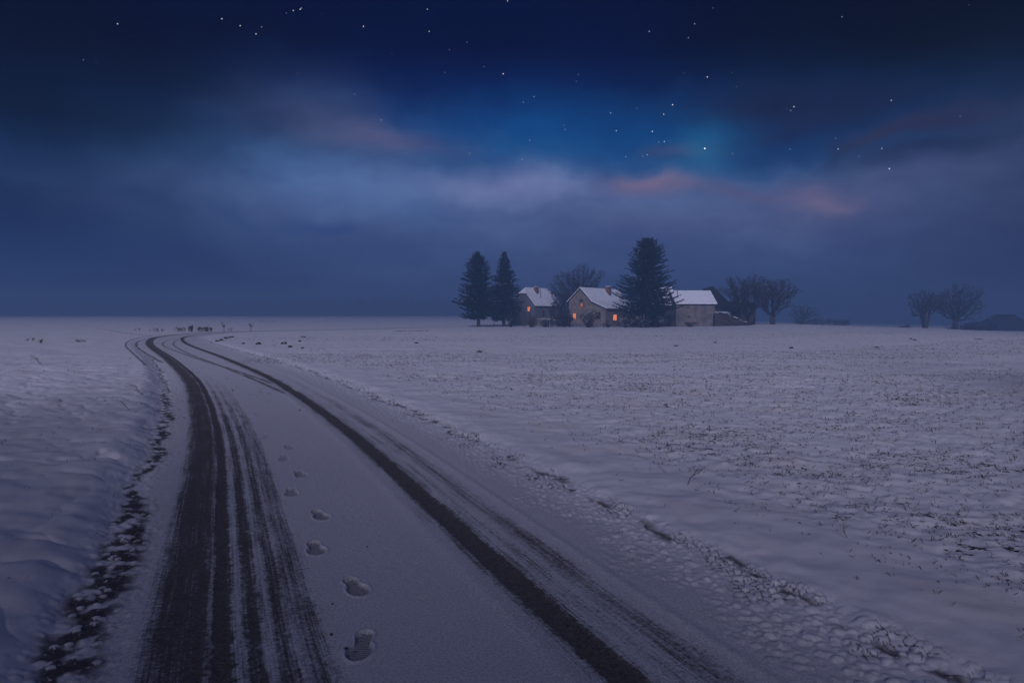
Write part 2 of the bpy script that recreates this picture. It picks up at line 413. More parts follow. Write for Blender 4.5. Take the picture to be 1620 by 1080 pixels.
    inA = sstep(-1, 1, y - yA0) * sstep(1, -1, y - yA1) * (x > -30); inB = sstep(-.5, .5, y - yB0) * sstep(.5, -.5, y - yB1) * (x > -9)
    right = ((U > 1.2) & inroad) | (~inroad & ~left)
    clean = np.clip(.55 + .9 * fbm(x, y * 2.2, .22, 3, 2.0), .12, 1)
    st = right * sstep(.45, 1.9, off) * clean
    st = st * np.where(y > yB1, .38, 1) * np.where((y > 22) & (y < yB0), .7, 1)
    st = np.maximum(st, .95 * inA * .8); st = np.maximum(st, inB * 1.0)
    st = np.where(left, .30 * sstep(7, 12, r) * np.clip(fbm(x, y, .5, 2) + .35, 0, 1), st)
    st = st * (y > 0) * sstep(200, 120, r)
    tint = sstep(.1, .8, fbm(x, y, 1.3, 3, 7.0)) * sstep(.1, .6, off)
    return dict(z=z, u=np.where(inroad, U, 50.0), s=S, gap=gap, ex=ex, fpx=fpx, fm=fmask, st=st, fade=far_fade, tint=tint, off=off, left=left)
def az_left(x, y): return np.arctan2(x, y) < R(-24)

# ------------------------------------------------------------------ ground material
def new_mat(name):
    m = bpy.data.materials.new(name); m.use_nodes = True; m.node_tree.nodes.clear(); return m, NT(m.node_tree)
def finish(m, N, col, rough=.8, bump=None, spec=.3, bstr=.6, bdist=.01, emit=None, estr=0):
    p = N.n('ShaderNodeBsdfPrincipled'); o = N.n('ShaderNodeOutputMaterial'); N.link(p.outputs[0], o.inputs[0])
    if isinstance(col, tuple): p.inputs['Base Color'].default_value = col
    else: N.link(col, p.inputs['Base Color'])
    if isinstance(rough, (int, float)): p.inputs['Roughness'].default_value = rough
    else: N.link(rough, p.inputs['Roughness'])
    p.inputs['Specular IOR Level'].default_value = spec
    if bump is not None:
        b = N.n('ShaderNodeBump'); b.inputs['Strength'].default_value = bstr; b.inputs['Distance'].default_value = bdist
        N.link(bump, b.inputs['Height']); N.link(b.outputs[0], p.inputs['Normal'])
    if emit is not None:
        if isinstance(emit, tuple): p.inputs['Emission Color'].default_value = emit
        else: N.link(emit, p.inputs['Emission Color'])
        p.inputs['Emission Strength'].default_value = estr
    return m
gm, N = new_mat("snowy_ground")
def attr(name): return N.n('ShaderNodeAttribute', attribute_name=name).outputs['Fac']
u, s, gap, ex, fpx, fm, st, fade, tint = [attr(a) for a in ('u', 's', 'gap', 'ex', 'fpx', 'fm', 'st', 'fade', 'tint')]
geo = N.n('ShaderNodeNewGeometry').outputs['Position']
uw = N.math('ADD', u, N.math('MULTIPLY', N.math('SUBTRACT', N.noise(geo, 14, 4, .7).outputs['Fac'], .5), .085))
def wramp(tab):
    a, b = tab[0][0], tab[-1][0]
    mr = N.n('ShaderNodeMapRange'); mr.inputs[1].default_value = a; mr.inputs[2].default_value = b; N.link(uw, mr.inputs[0])
    return N.ramp(mr.outputs[0], [((x - a) / (b - a), (v, v, v)) for x, v in tab])
wl, wr = wramp(LEFT_W), wramp(RIGHT_W)
# side streaks fade with distance, the two main ruts do not
side = N.math('MAXIMUM', N.smooth(u, .17, .20), 0.0); side2 = N.smooth(u, 1.80, 1.86)
fl = N.math('ADD', 1.0, N.math('MULTIPLY', side, N.math('SUBTRACT', fade, 1.0)))
fr = N.math('ADD', 1.0, N.math('MULTIPLY', side2, N.math('SUBTRACT', fade, 1.0)))
w = N.math('MAXIMUM', N.math('MAXIMUM', N.math('MULTIPLY', wl, fl), N.math('MULTIPLY', wr, fr)), ex)
uv = N.comb(u, s)
streak = N.noise(N.comb(N.math('MULTIPLY', u, 70), N.math('MULTIPLY', s, .9)), 1.0, 3, .6).outputs['Fac']
patch = N.noise(N.comb(N.math('MULTIPLY', u, 6), N.math('MULTIPLY', s, 1.6)), 1.0, 3, .6).outputs['Fac']
tread = N.noise(N.comb(N.math('MULTIPLY', u, 30), N.math('MULTIPLY', s, 42)), 1.0, 3, .65).outputs['Fac']
grain = N.noise(geo, 85, 4, .75).outputs['Fac']
nn = N.math('ADD', N.math('ADD', N.math('MULTIPLY', streak, .36), N.math('MULTIPLY', tread, .30)), N.math('ADD', N.math('MULTIPLY', grain, .34), N.math('MULTIPLY', patch, .22)))
nn = N.math('ADD', N.math('MULTIPLY', N.math('SUBTRACT', nn, .61), 2.3), .5)
cov = N.math('MULTIPLY', N.math('ADD', N.math('SUBTRACT', w, nn), .22), 2.6, clamp=True)
cov = N.math('MULTIPLY', cov, N.smooth(w, 0.0, .12))
cov = N.math('MULTIPLY', cov, N.math('SUBTRACT', 1.10, N.math('MULTIPLY', N.noise(geo, 48, 4, .75).outputs['Fac'], .40)))
# stubble and soil flecks in the field (for distances where single sprouts are below a pixel)
sp1 = N.noise(geo, 11, 3, .65).outputs['Fac']; sp2 = N.noise(geo, 1.3, 2, .5).outputs['Fac']
thr = N.math('ADD', N.math('SUBTRACT', .74, N.math('MULTIPLY', st, .16)), N.math('MULTIPLY', N.math('SUBTRACT', sp2, .5), -.18))
fleck = N.math('MULTIPLY', N.math('SUBTRACT', sp1, thr), 14, clamp=True)
fleck = N.math('MULTIPLY', fleck, N.smooth(st, .05, .3))
# wet dark road surface
asp = N.mix(N.smooth(N.noise(geo, 75, 4, .75).outputs['Fac'], .34, .68), (.020, .014, .010, 1), (.150, .110, .075, 1))
soil = N.mix(N.noise(geo, 60, 3, .7).outputs['Fac'], (.012, .011, .009, 1), (.055, .05, .04, 1))
grit = N.mix(N.noise(geo, 90, 3, .7).outputs['Fac'], (.012, .010, .009, 1), (.075, .062, .052, 1))
sn1 = N.noise(geo, 9, 4, .6).outputs['Fac']; sn2 = N.noise(geo, 300, 2, .6).outputs['Fac']
snow = N.mix(sn1, (.72, .72, .76, 1), (.86, .85, .87, 1))
snow = N.mix(N.math('MULTIPLY', tint, .30), snow, (.72, .66, .60, 1))
snow = N.mix(N.math('MULTIPLY', N.smooth(sn2, .55, .75), .22), snow, (.45, .45, .50, 1))
# driven snow on the carriageway is thinner and a little dirty
onroad = N.math('MULTIPLY', N.smooth(u, -.50, -.40), N.smooth(u, 2.95, 2.35))
dirt = N.math('MULTIPLY', onroad, N.math('ADD', .12, N.math('MULTIPLY', N.smooth(N.noise(geo, 70, 5, .8).outputs['Fac'], .42, .60), .52)))
snow = N.mix(dirt, snow, (.34, .34, .37, 1))
col = N.mix(fleck, snow, soil)
col = N.mix(N.math('MULTIPLY', gap, N.smooth(N.noise(geo, 45, 3, .6).outputs['Fac'], .22, .44)), col, grit)
col = N.mix(cov, col, asp)
tr = N.math('MULTIPLY', N.smooth(N.math('SINE', N.math('ADD', N.math('MULTIPLY', fpx, 330), N.math('MULTIPLY', N.noise(geo, 30, 3).outputs['Fac'], 11))), -.1, .7), fm)
tr = N.math('MAXIMUM', N.math('MULTIPLY', tr, .72), N.math('MULTIPLY', fm, .38))
col = N.mix(tr, col, grit)
dk = N.math('MAXIMUM', cov, tr)
rough = N.math('SUBTRACT', .75, N.math('MULTIPLY', dk, .22))
bh = N.math('ADD', N.math('MULTIPLY', N.noise(geo, 55, 4, .65).outputs['Fac'], 1.0), N.math('MULTIPLY', dk, -.7))
finish(gm, N, col, rough, bh, .25, .45, .006)

# ------------------------------------------------------------------ ground mesh: rings round the viewpoint, fine where it is seen close
def build_ground():
    az = np.concatenate([np.linspace(-180, -50, 60, endpoint=False), np.linspace(-50, -40, 40, endpoint=False), np.arange(-40, 40, .072),
                         np.linspace(40, 50, 40, endpoint=False), np.linspace(50, 180, 60, endpoint=False)])
    rr = [.02, .3, .6, .9, 1.2, 1.5, 1.8, 2.0, 2.2]
    while rr[-1] < 6: rr.append(rr[-1] * 1.0034)
    while rr[-1] < 75: rr.append(rr[-1] * 1.0065)
    while rr[-1] < 740: rr.append(rr[-1] * 1.022)
    rr = np.array(rr); az = np.radians(az)
    A, Rr = np.meshgrid(az, rr); X = (np.sin(A) * Rr).ravel(); Y = (np.cos(A) * Rr).ravel()
    g = ground(X, Y)
    nr, na = len(rr), len(az)
    i = np.arange(nr - 1)[:, None]; j = np.arange(na)[None, :]; j2 = (j + 1) % na
    F = np.stack([i * na + j, i * na + j2, (i + 1) * na + j2, (i + 1) * na + j], -1).reshape(-1, 4)
    ur = g['u'][F]; isr = ((ur > -.46) & (ur < 2.92)).all(1)
    P = np.stack([X, Y, g['z']], 1)
    for name, sel in (('road', isr), ('ground', ~isr)):
        f = F[sel]; used, inv = np.unique(f, return_inverse=True); f = inv.reshape(-1, 4)
        me = bpy.data.meshes.new(name); me.vertices.add(len(used)); me.vertices.foreach_set('co', P[used].ravel())
        me.loops.add(len(f) * 4); me.loops.foreach_set('vertex_index', f[:, ::-1].ravel().astype(np.int32))
        me.polygons.add(len(f)); me.polygons.foreach_set('loop_start', np.arange(0, len(f) * 4, 4, dtype=np.int32))
        me.polygons.foreach_set('use_smooth', np.ones(len(f), bool))
        me.update(calc_edges=True)
        for k in ('u', 's', 'gap', 'ex', 'fpx', 'fm', 'st', 'fade', 'tint'):
            a = me.attributes.new(k, 'FLOAT', 'POINT'); a.data.foreach_set('value', g[k][used].astype(np.float32))
        me.materials.append(gm)
        o = bpy.data.objects.new(name, me); C.objects.link(o); o['kind'] = 'structure'
        o['label'] = {'road': 'snow covered country road with two dark wheel tracks curving to the left', 'ground': 'snow covered fields on both sides of the road'}[name]
build_ground()
def gz(x, y): return float(ground(np.array([float(x)]), np.array([float(y)]))['z'][0])

# ------------------------------------------------------------------ mesh helpers
class MB:
    def __init__(s): s.v = []; s.f = []; s.cur = 0; s.m = []
    def quad(s, a, b, c, d):
        s._mark(); n = len(s.v); s.v += [a, b, c, d]; s.f.append((n, n + 1, n + 2, n + 3)); s.m.append(s.cur)
    def tri(s, a, b, c): n = len(s.v); s.v += [a, b, c]; s.f.append((n, n + 1, n + 2))
    def box(s, x0, x1, y0, y1, z0, z1):
        n = len(s.v); s.v += [(x, y, z) for z in (z0, z1) for y in (y0, y1) for x in (x0, x1)]
        s.f += [(n, n+2, n+3, n+1), (n+4, n+5, n+7, n+6), (n, n+1, n+5, n+4), (n+2, n+6, n+7, n+3), (n, n+4, n+6, n+2), (n+1, n+3, n+7, n+5)]
    def tube(s, P, rad, k=5, cap=True):
        s._mark2 = len(s.f)
        n0 = len(s.v); ref = Vector((.31, .2, .93)).normalized()
        for i, p in enumerate(P):
            p = Vector(p); t = (Vector(P[min(i + 1, len(P) - 1)]) - Vector(P[max(i - 1, 0)]))
            t = t.normalized() if t.length > 1e-9 else Vector((0, 0, 1))
            a = t.cross(ref); a = a.normalized() if a.length > 1e-4 else Vector((1, 0, 0)); b = t.cross(a)
            for q in range(k):
                th = 2 * math.pi * q / k; s.v.append(tuple(p + (a * math.cos(th) + b * math.sin(th)) * rad[i]))
        for i in range(len(P) - 1):
            for q in range(k):
                q2 = (q + 1) % k; s.f.append((n0 + i*k + q, n0 + i*k + q2, n0 + (i+1)*k + q2, n0 + (i+1)*k + q))
        if cap:
            s.f.append(tuple(n0 + q for q in reversed(range(k)))); s.f.append(tuple(n0 + (len(P)-1)*k + q for q in range(k)))
        s.m += [s.cur] * (len(s.f) - len(s.m))
    def prism(s, prof, y0, y1, off=(0, 0)):
        """profile in x,z extruded along y"""
        n = len(s.v); m = len(prof)
        s.v += [(x, y0, z) for x, z in prof] + [(x, y1, z) for x, z in prof]
        s.f.append(tuple(range(n, n + m))); s.f.append(tuple(reversed(range(n + m, n + 2 * m))))
        for i in range(m):
            j = (i + 1) % m; s.f.append((n + i, n + m + i, n + m + j, n + j))
    def _mark(s):
        s.m += [s.cur] * (len(s.f) - len(s.m))
    def build(s, name, mat, parent=None, smooth=False, loc=None, more=()):
        s._mark()
        me = bpy.data.meshes.new(name); me.from_pydata([tuple(v) for v in s.v], [], s.f); me.update()
        bm = bmesh.new(); bm.from_mesh(me); bmesh.ops.recalc_face_normals(bm, faces=bm.faces); bm.to_mesh(me); bm.free()
        if smooth: me.polygons.foreach_set('use_smooth', np.ones(len(me.polygons), bool))
        me.materials.append(mat)
        for m2 in more: me.materials.append(m2)
        if more: me.polygons.foreach_set('material_index', np.array(s.m, dtype=np.int32))
        o = bpy.data.objects.new(name, me); C.objects.link(o)
        if parent: o.parent = parent
        if loc: o.location = loc
        return o
def tag(o, label, cat, group=None, kind=None):
    o['label'] = label; o['category'] = cat
    if group: o['group'] = group
    if kind: o['kind'] = kind
    return o
def empty(name, loc, rz=0.0):
    o = bpy.data.objects.new(name, None); C.objects.link(o); o.location = loc; o.rotation_euler = (0, 0, rz); return o
def simple(name, a, b, scale=4, rough=.85, stretch=None, bd=.01, spec=.2):
    m, N = new_mat(name); tcn = N.n('ShaderNodeTexCoord'); v = tcn.outputs['Object']
    if stretch:
        mp = N.n('ShaderNodeMapping'); N.link(v, mp.inputs[0]); mp.inputs['Scale'].default_value = stretch; v = mp.outputs[0]
    n_ = N.noise(v, scale, 5, .65).outputs['Fac']
    return finish(m, N, N.mix(N.smooth(n_, .3, .7), a, b), rough, n_, spec, .5, bd)
M = dict(
    needle=simple('spruce_needles', (.004, .007, .005, 1), (.011, .017, .011, 1), 2.5),
    bark=simple('bark', (.030, .024, .020, 1), (.075, .062, .052, 1), 6, stretch=(3, 3, .5)),
    twig=simple('twigs', (.022, .018, .016, 1), (.050, .042, .036, 1), 3),
    palewood=simple('grey_weathered_wood', (.10, .085, .07, 1), (.24, .20, .17, 1), 3, stretch=(6, 6, .4)),
    darkwood=simple('dark_boards', (.010, .009, .009, 1), (.030, .026, .024, 1), 3, stretch=(8, 8, .4)),
    brownwood=simple('brown_boards', (.035, .029, .026, 1), (.075, .063, .055, 1), 3, stretch=(7, 7, .3)),
    stucco=simple('cream_stucco', (.14, .118, .10, 1), (.23, .19, .16, 1), 1.6),
    stucco2=simple('grey_stucco', (.10, .10, .105, 1), (.17, .165, .165, 1), 1.4),
    stucco3=simple('stained_plaster', (.09, .08, .075, 1), (.19, .17, .155, 1), 1.1),
    tile=simple('dark_roof_tiles', (.02, .018, .02, 1), (.05, .042, .045, 1), 5),
    roofsnow=simple('roof_snow', (.74, .77, .83, 1), (.84, .86, .90, 1), .9, bd=.05),
    snow=simple('lying_snow', (.74, .74, .78, 1), (.85, .85, .88, 1), 3, bd=.02),
    brick=simple('chimney_brick', (.10, .05, .035, 1), (.20, .10, .07, 1), 7),
    metal=simple('dull_metal', (.03, .03, .035, 1), (.08, .08, .085, 1), 6, .6),
    glass=simple('dark_window_glass', (.012, .014, .020, 1), (.03, .034, .045, 1), 2, .2, spec=.5),
    frame=simple('window_frame', (.06, .05, .045, 1), (.12, .10, .09, 1), 6),
    stone=simple('grey_stone', (.03, .028, .025, 1), (.09, .085, .08, 1), 20),
    soil=simple('dark_soil', (.010, .009, .008, 1), (.035, .030, .024, 1), 6),
    grass=simple('winter_grass', (.030, .038, .022, 1), (.085, .080, .045, 1), 3),
    straw=simple('dead_stalks', (.05, .038, .028, 1), (.13, .10, .07, 1), 3),
)
gl, N = new_mat('lamp_lit_curtain'); tcn = N.n('ShaderNodeTexCoord')
nz = N.noise(tcn.outputs['Object'], 5, 3).outputs['Fac']
finish(gl, N, (.3, .15, .08, 1), .6, emit=N.mix(nz, lin(255, 104, 44), lin(255, 160, 92)), estr=1.25)
M['lit'] = gl

# ------------------------------------------------------------------ spruces
def spruce(label, base, H, prof, seed, lower, lean=0.0, snowy=.05):
    """prof: (height fraction, radius m)"""
    rnd = random.Random(seed)
    root = empty('spruce_tree', base, 0)
    t = MB(); t.tube([(0, 0, -.2), (0, 0, H * .3), (lean, 0, H * .7), (lean, 0, H * .97)], [H * .026, H * .018, H * .009, .03], 8)
    t.build('trunk', M['bark'], root)
    f = MB(); br = MB()
    hf = [a for a, _ in prof]; rf = [b for _, b in prof]
    z = H * lower
    while z < H * .995:
        fr = z / H; rad = float(np.interp(fr, hf, rf))
        nb = 7 if rad < .8 else 12
        a0 = rnd.random() * 6.28
        for i in range(nb):
            a = a0 + i * 6.283 / nb + rnd.uniform(-.3, .3)
            ln = rad * rnd.choice((.4, .6, .75, .85, .92, .98, 1.03, 1.08)) ; 
            ln *= 1 + .13 * math.sin(a * 2 + seed + z * .9) + .09 * math.sin(a * 5 + z * 1.7)
            if rnd.random() < .06: ln *= 1.16
            zz = z + rnd.uniform(-.12, .12)
            dx, dy = math.cos(a), math.sin(a)
            droop = (.42 if fr < .6 else .12) * (1 - fr) * ln; n = max(3, int(ln / .26))
            P = []
            for k in range(n + 1):
                q = k / n; zz_ = zz + (-droop * math.sin(q * 2.2) * 1.1 + .20 * ln * q * q * (.15 + fr)) + (.12 * ln * q if fr > .75 else 0)
                P.append(Vector((dx * ln * q + lean * fr, dy * ln * q, zz_)))
            if ln > 1.0: br.tube(P, [max(.012, .045 * (1 - k / (n + 1))) for k in range(n + 1)], 3, False)
            for k in range(n + 1):
                q = k / n
                if q < .15: continue
                side = Vector((-dy, dx, 0)); out = Vector((dx, dy, 0))
                wl_ = (.18 + .52 * min(1, ln / 2.2) * (1.05 - q)) * rnd.uniform(.7, 1.25)
                for sgn in (-1, 1, 0, -1, 1):
                    dr = (side * sgn * rnd.uniform(.6, 1.0) + out * rnd.uniform(.25, .9) + Vector((0, 0, rnd.uniform(-.75, .12)))).normalized()
                    L = wl_ * rnd.uniform(.7, 1.2); wd = .055 + .05 * rnd.random()
                    p = P[k] + out * rnd.uniform(-.12, .12) + Vector((0, 0, rnd.uniform(-.05, .05)))
                    up = Vector((rnd.uniform(-.4, .4), rnd.uniform(-.4, .4), 1)); wv = dr.cross(up).normalized() * wd
                    f.cur = 1 if rnd.random() < snowy * (1.6 if dr.z > -.25 else .4) else 0
                    tip = p + dr * L
                    f.quad(p - wv * .6, p + dr * L * .55 - wv, tip, p + dr * L * .55 + wv); f.cur = 0
                    wv2 = dr.cross(wv).normalized() * wd
                    f.quad(p - wv2 * .6, p + dr * L * .5 - wv2, tip + Vector((0, 0, -.04)), p + dr * L * .5 + wv2)
        z += .26 + .12 * rad / 4
    # leader
    for k in range(7):
        a = k * .9; w_ = .16; f.quad((lean, 0, H - 1.0), (lean + math.cos(a) * w_, math.sin(a) * w_, H - .55), (lean, 0, H + .35), (lean - math.cos(a) * w_, -math.sin(a) * w_, H - .5))
        for j in range(4): f.tri((lean, 0, H - 1.1 + j * .3), (lean, 0, H - .95 + j * .3), (lean + math.cos(a) * (.42 - j * .09), math.sin(a) * (.42 - j * .09), H - .95 + j * .3))
    nv = len(f.v); f.cur = 2; f.v += br.v; f.f += [tuple(i + nv for i in q) for q in br.f]
    c = f.build('crown', M['needle'], root, more=(M['snow'], M['bark']))
    return tag(root, label, 'tree')
# profile helper: pixel half widths measured in the photo -> metres at depth Y
def prof_px(top, base, Y, rows, k=1.10):
    H = (base - top) / 1080 * Y
    return H, sorted([((base - y) / (base - top), w / 1080 * Y * k) for y, w in rows])
B = at(757, 118)
H, pr = prof_px(399, 517.5, 118, [(399, 1), (410, 8), (420, 14), (430, 19), (445, 26), (455, 30), (470, 31), (485, 27), (495, 20), (502, 9)])
spruce('dense dark spruce with a bare trunk foot, leftmost tree of the farmstead', B, H, pr, 3, .15, -.1)
B = at(797, 122)
H, pr = prof_px(398, 515.5, 122, [(398, 1), (410, 6), (420, 10), (430, 13), (445, 18), (460, 22), (475, 24), (487, 27), (495, 20), (502, 6)])
spruce('slender pointed spruce just right of the leftmost spruce, in front of the rear cottage', B, H, pr, 8, .16, .1, .07)
B = at(1024, 112)
H, pr = prof_px(377, 518, 112, [(377, 2), (384, 9), (392, 16), (400, 21), (412, 27), (430, 32), (445, 37), (460, 40), (472, 42), (482, 38), (490, 24), (497, 8)])
spruce('tallest broad spruce rising over the lit farmhouse roof', B, H, pr, 21, .17, 0, .04)

# ------------------------------------------------------------------ bare trees
def bare_tree(name, label, base, H, Wd, seed, stems=1, trunk_h=.25, n=700, low=.2, cat='tree', group=None, rmin=.02, expo=.46, flat=1.0, knots=0):
    rmin *= 2.2; n = int(n * 2.1)
    """twigs reach for points spread through the crown; each joins the nearest wood, limb thickness adds up downwards"""
    g = np.random.default_rng(seed); root = empty(name, base)
    cz = H * (1 + low) / 2; hz = H * (1 - low) / 2
    d = g.normal(size=(n, 3)); d /= np.linalg.norm(d, axis=1)[:, None]; r_ = g.random(n) ** .42
    lob = 1 + .16 * np.sin(3 * np.arctan2(d[:, 2], d[:, 0]) + seed) + .10 * np.sin(7 * np.arctan2(d[:, 2], d[:, 0]) + 2 * seed)
    P = d * (r_ * lob)[:, None] * np.array([Wd * .5, Wd * .42, hz]) + np.array([0, 0, cz])
    P[:, 2] = np.clip(P[:, 2], H * low * .8, H * 1.02)
    for k in range(knots):
        c0 = P[g.integers(n)]; m = min(28, n // 12); P = np.concatenate([P, c0 + g.normal(0, .32, (m, 3))])
    nodes = []; par = []; plen = []
    for k in range(stems):
        a = k * 2.4 + seed; o = 0 if stems == 1 else .35; sp = .0 if stems == 1 else Wd * .10
        prev = -1
        for j in range(7):
            q = j / 6; nodes.append(np.array([math.cos(a) * (o + sp * q) + g.normal(0, .05) * (j > 0), math.sin(a) * (o + sp * q), H * trunk_h * q - .1])); par.append(prev); plen.append(0.0 if prev < 0 else plen[prev] + H * trunk_h / 6); prev = len(nodes) - 1
    tops = [7 * k + 6 for k in range(stems)]; tr_n = 7 * stems
    st0 = np.array([0, 0, H * trunk_h]); order = np.argsort(np.linalg.norm(P - st0, axis=1) + g.normal(0, .5, len(P)))
    cap = 7 * stems + len(P) * 7; NN = np.zeros((cap, 3)); PL = np.zeros(cap); m = len(nodes); NN[:m] = nodes; PL[:m] = plen; low_ok = np.array([j % 7 >= 4 for j in range(tr_n)])
    for i in order:
        p = P[i]; dv = p - NN[:m]; dist = np.linalg.norm(dv, axis=1)
        cost = dist + .42 * PL[:m] + .9 * np.clip(NN[:m, 2] - p[2], 0, None)
        cost[:tr_n] += np.where(low_ok, 0, 50)
        q = int(np.argmin(cost)); D = dist[q]
        if D < .15: continue
        s_n = int(min(5, max(1, round(D / .55)))); a = NN[q].copy(); prev = q
        for k in range(1, s_n + 1):
            t_ = k / s_n; b = NN[q] * (1 - t_) + p * t_ + g.normal(0, .07 * min(D, 1.4), 3) * (k < s_n); b[2] += .12 * D * math.sin(t_ * 3.14) * flat
            NN[m] = b; PL[m] = PL[prev] + np.linalg.norm(b - NN[prev]); par.append(prev); prev = m; m += 1
    cnt = np.zeros(m); ch = np.zeros(m, int)
    for i in range(m - 1, -1, -1):
        cnt[i] = max(cnt[i], 1)
        if par[i] >= 0: cnt[par[i]] += cnt[i]
    # trees narrow from many leaf ends to one stem
    rad = rmin * np.minimum(cnt, 1e9) ** expo * .62; rad = np.maximum(rad, rmin * .8)
    ts = [MB() for _ in range(stems)]; c = MB()
    for i in range(m):
        if par[i] < 0: continue
        (ts[i // 7] if i < tr_n else c).tube([NN[par[i]], NN[i]], [min(rad[par[i]], rad[i] * 1.6), rad[i]], 6 if i < tr_n else 3, False)
    [t.build('trunk', M['bark'], root) for t in ts]; c.build('crown', M['twig'], root)
    return tag(root, label, cat, group)
def px_m(p, Y): return p / 1080 * Y
bare_tree('bare_tree', 'wide domed leafless tree behind the lit farmhouse gable', at(914, 134), px_m(97, 134), px_m(88, 134), 5, 1, .30, 900, .25)
bare_tree('bare_tree', 'low bushy leafless tree between the rear cottage and the lit farmhouse', at(888, 124), px_m(60, 124), px_m(44, 124), 15, 2, .15, 420, .08)
bare_tree('pear_tree', 'tall gnarled leafless tree with dense clumps beside the dark barn', at(1181, 122), px_m(83, 122), px_m(84, 122), 31, 2, .30, 560, .26, knots=16)
bare_tree('bare_tree', 'round leafless tree standing alone right of the dark barn', at(1222, 128), px_m(76, 128), px_m(76, 128), 44, 1, .26, 620, .24)
bare_tree('bare_tree', 'leafless clump with several thin trunks in the hazy right distance', at(1464, 160), px_m(62, 160), px_m(58, 160), 52, 4, .45, 520, .34, knots=6)
bare_tree('bare_tree', 'broad leafless tree with one trunk in the hazy right distance', at(1511, 158), px_m(72, 158), px_m(92, 158), 61, 1, .18, 800, .22, knots=8)
bare_tree('bare_tree', 'faint small leafless tree in the haze right of the lone round tree', at(1270, 190), px_m(34, 190), px_m(50, 190), 71, 2, .2, 220, .2)

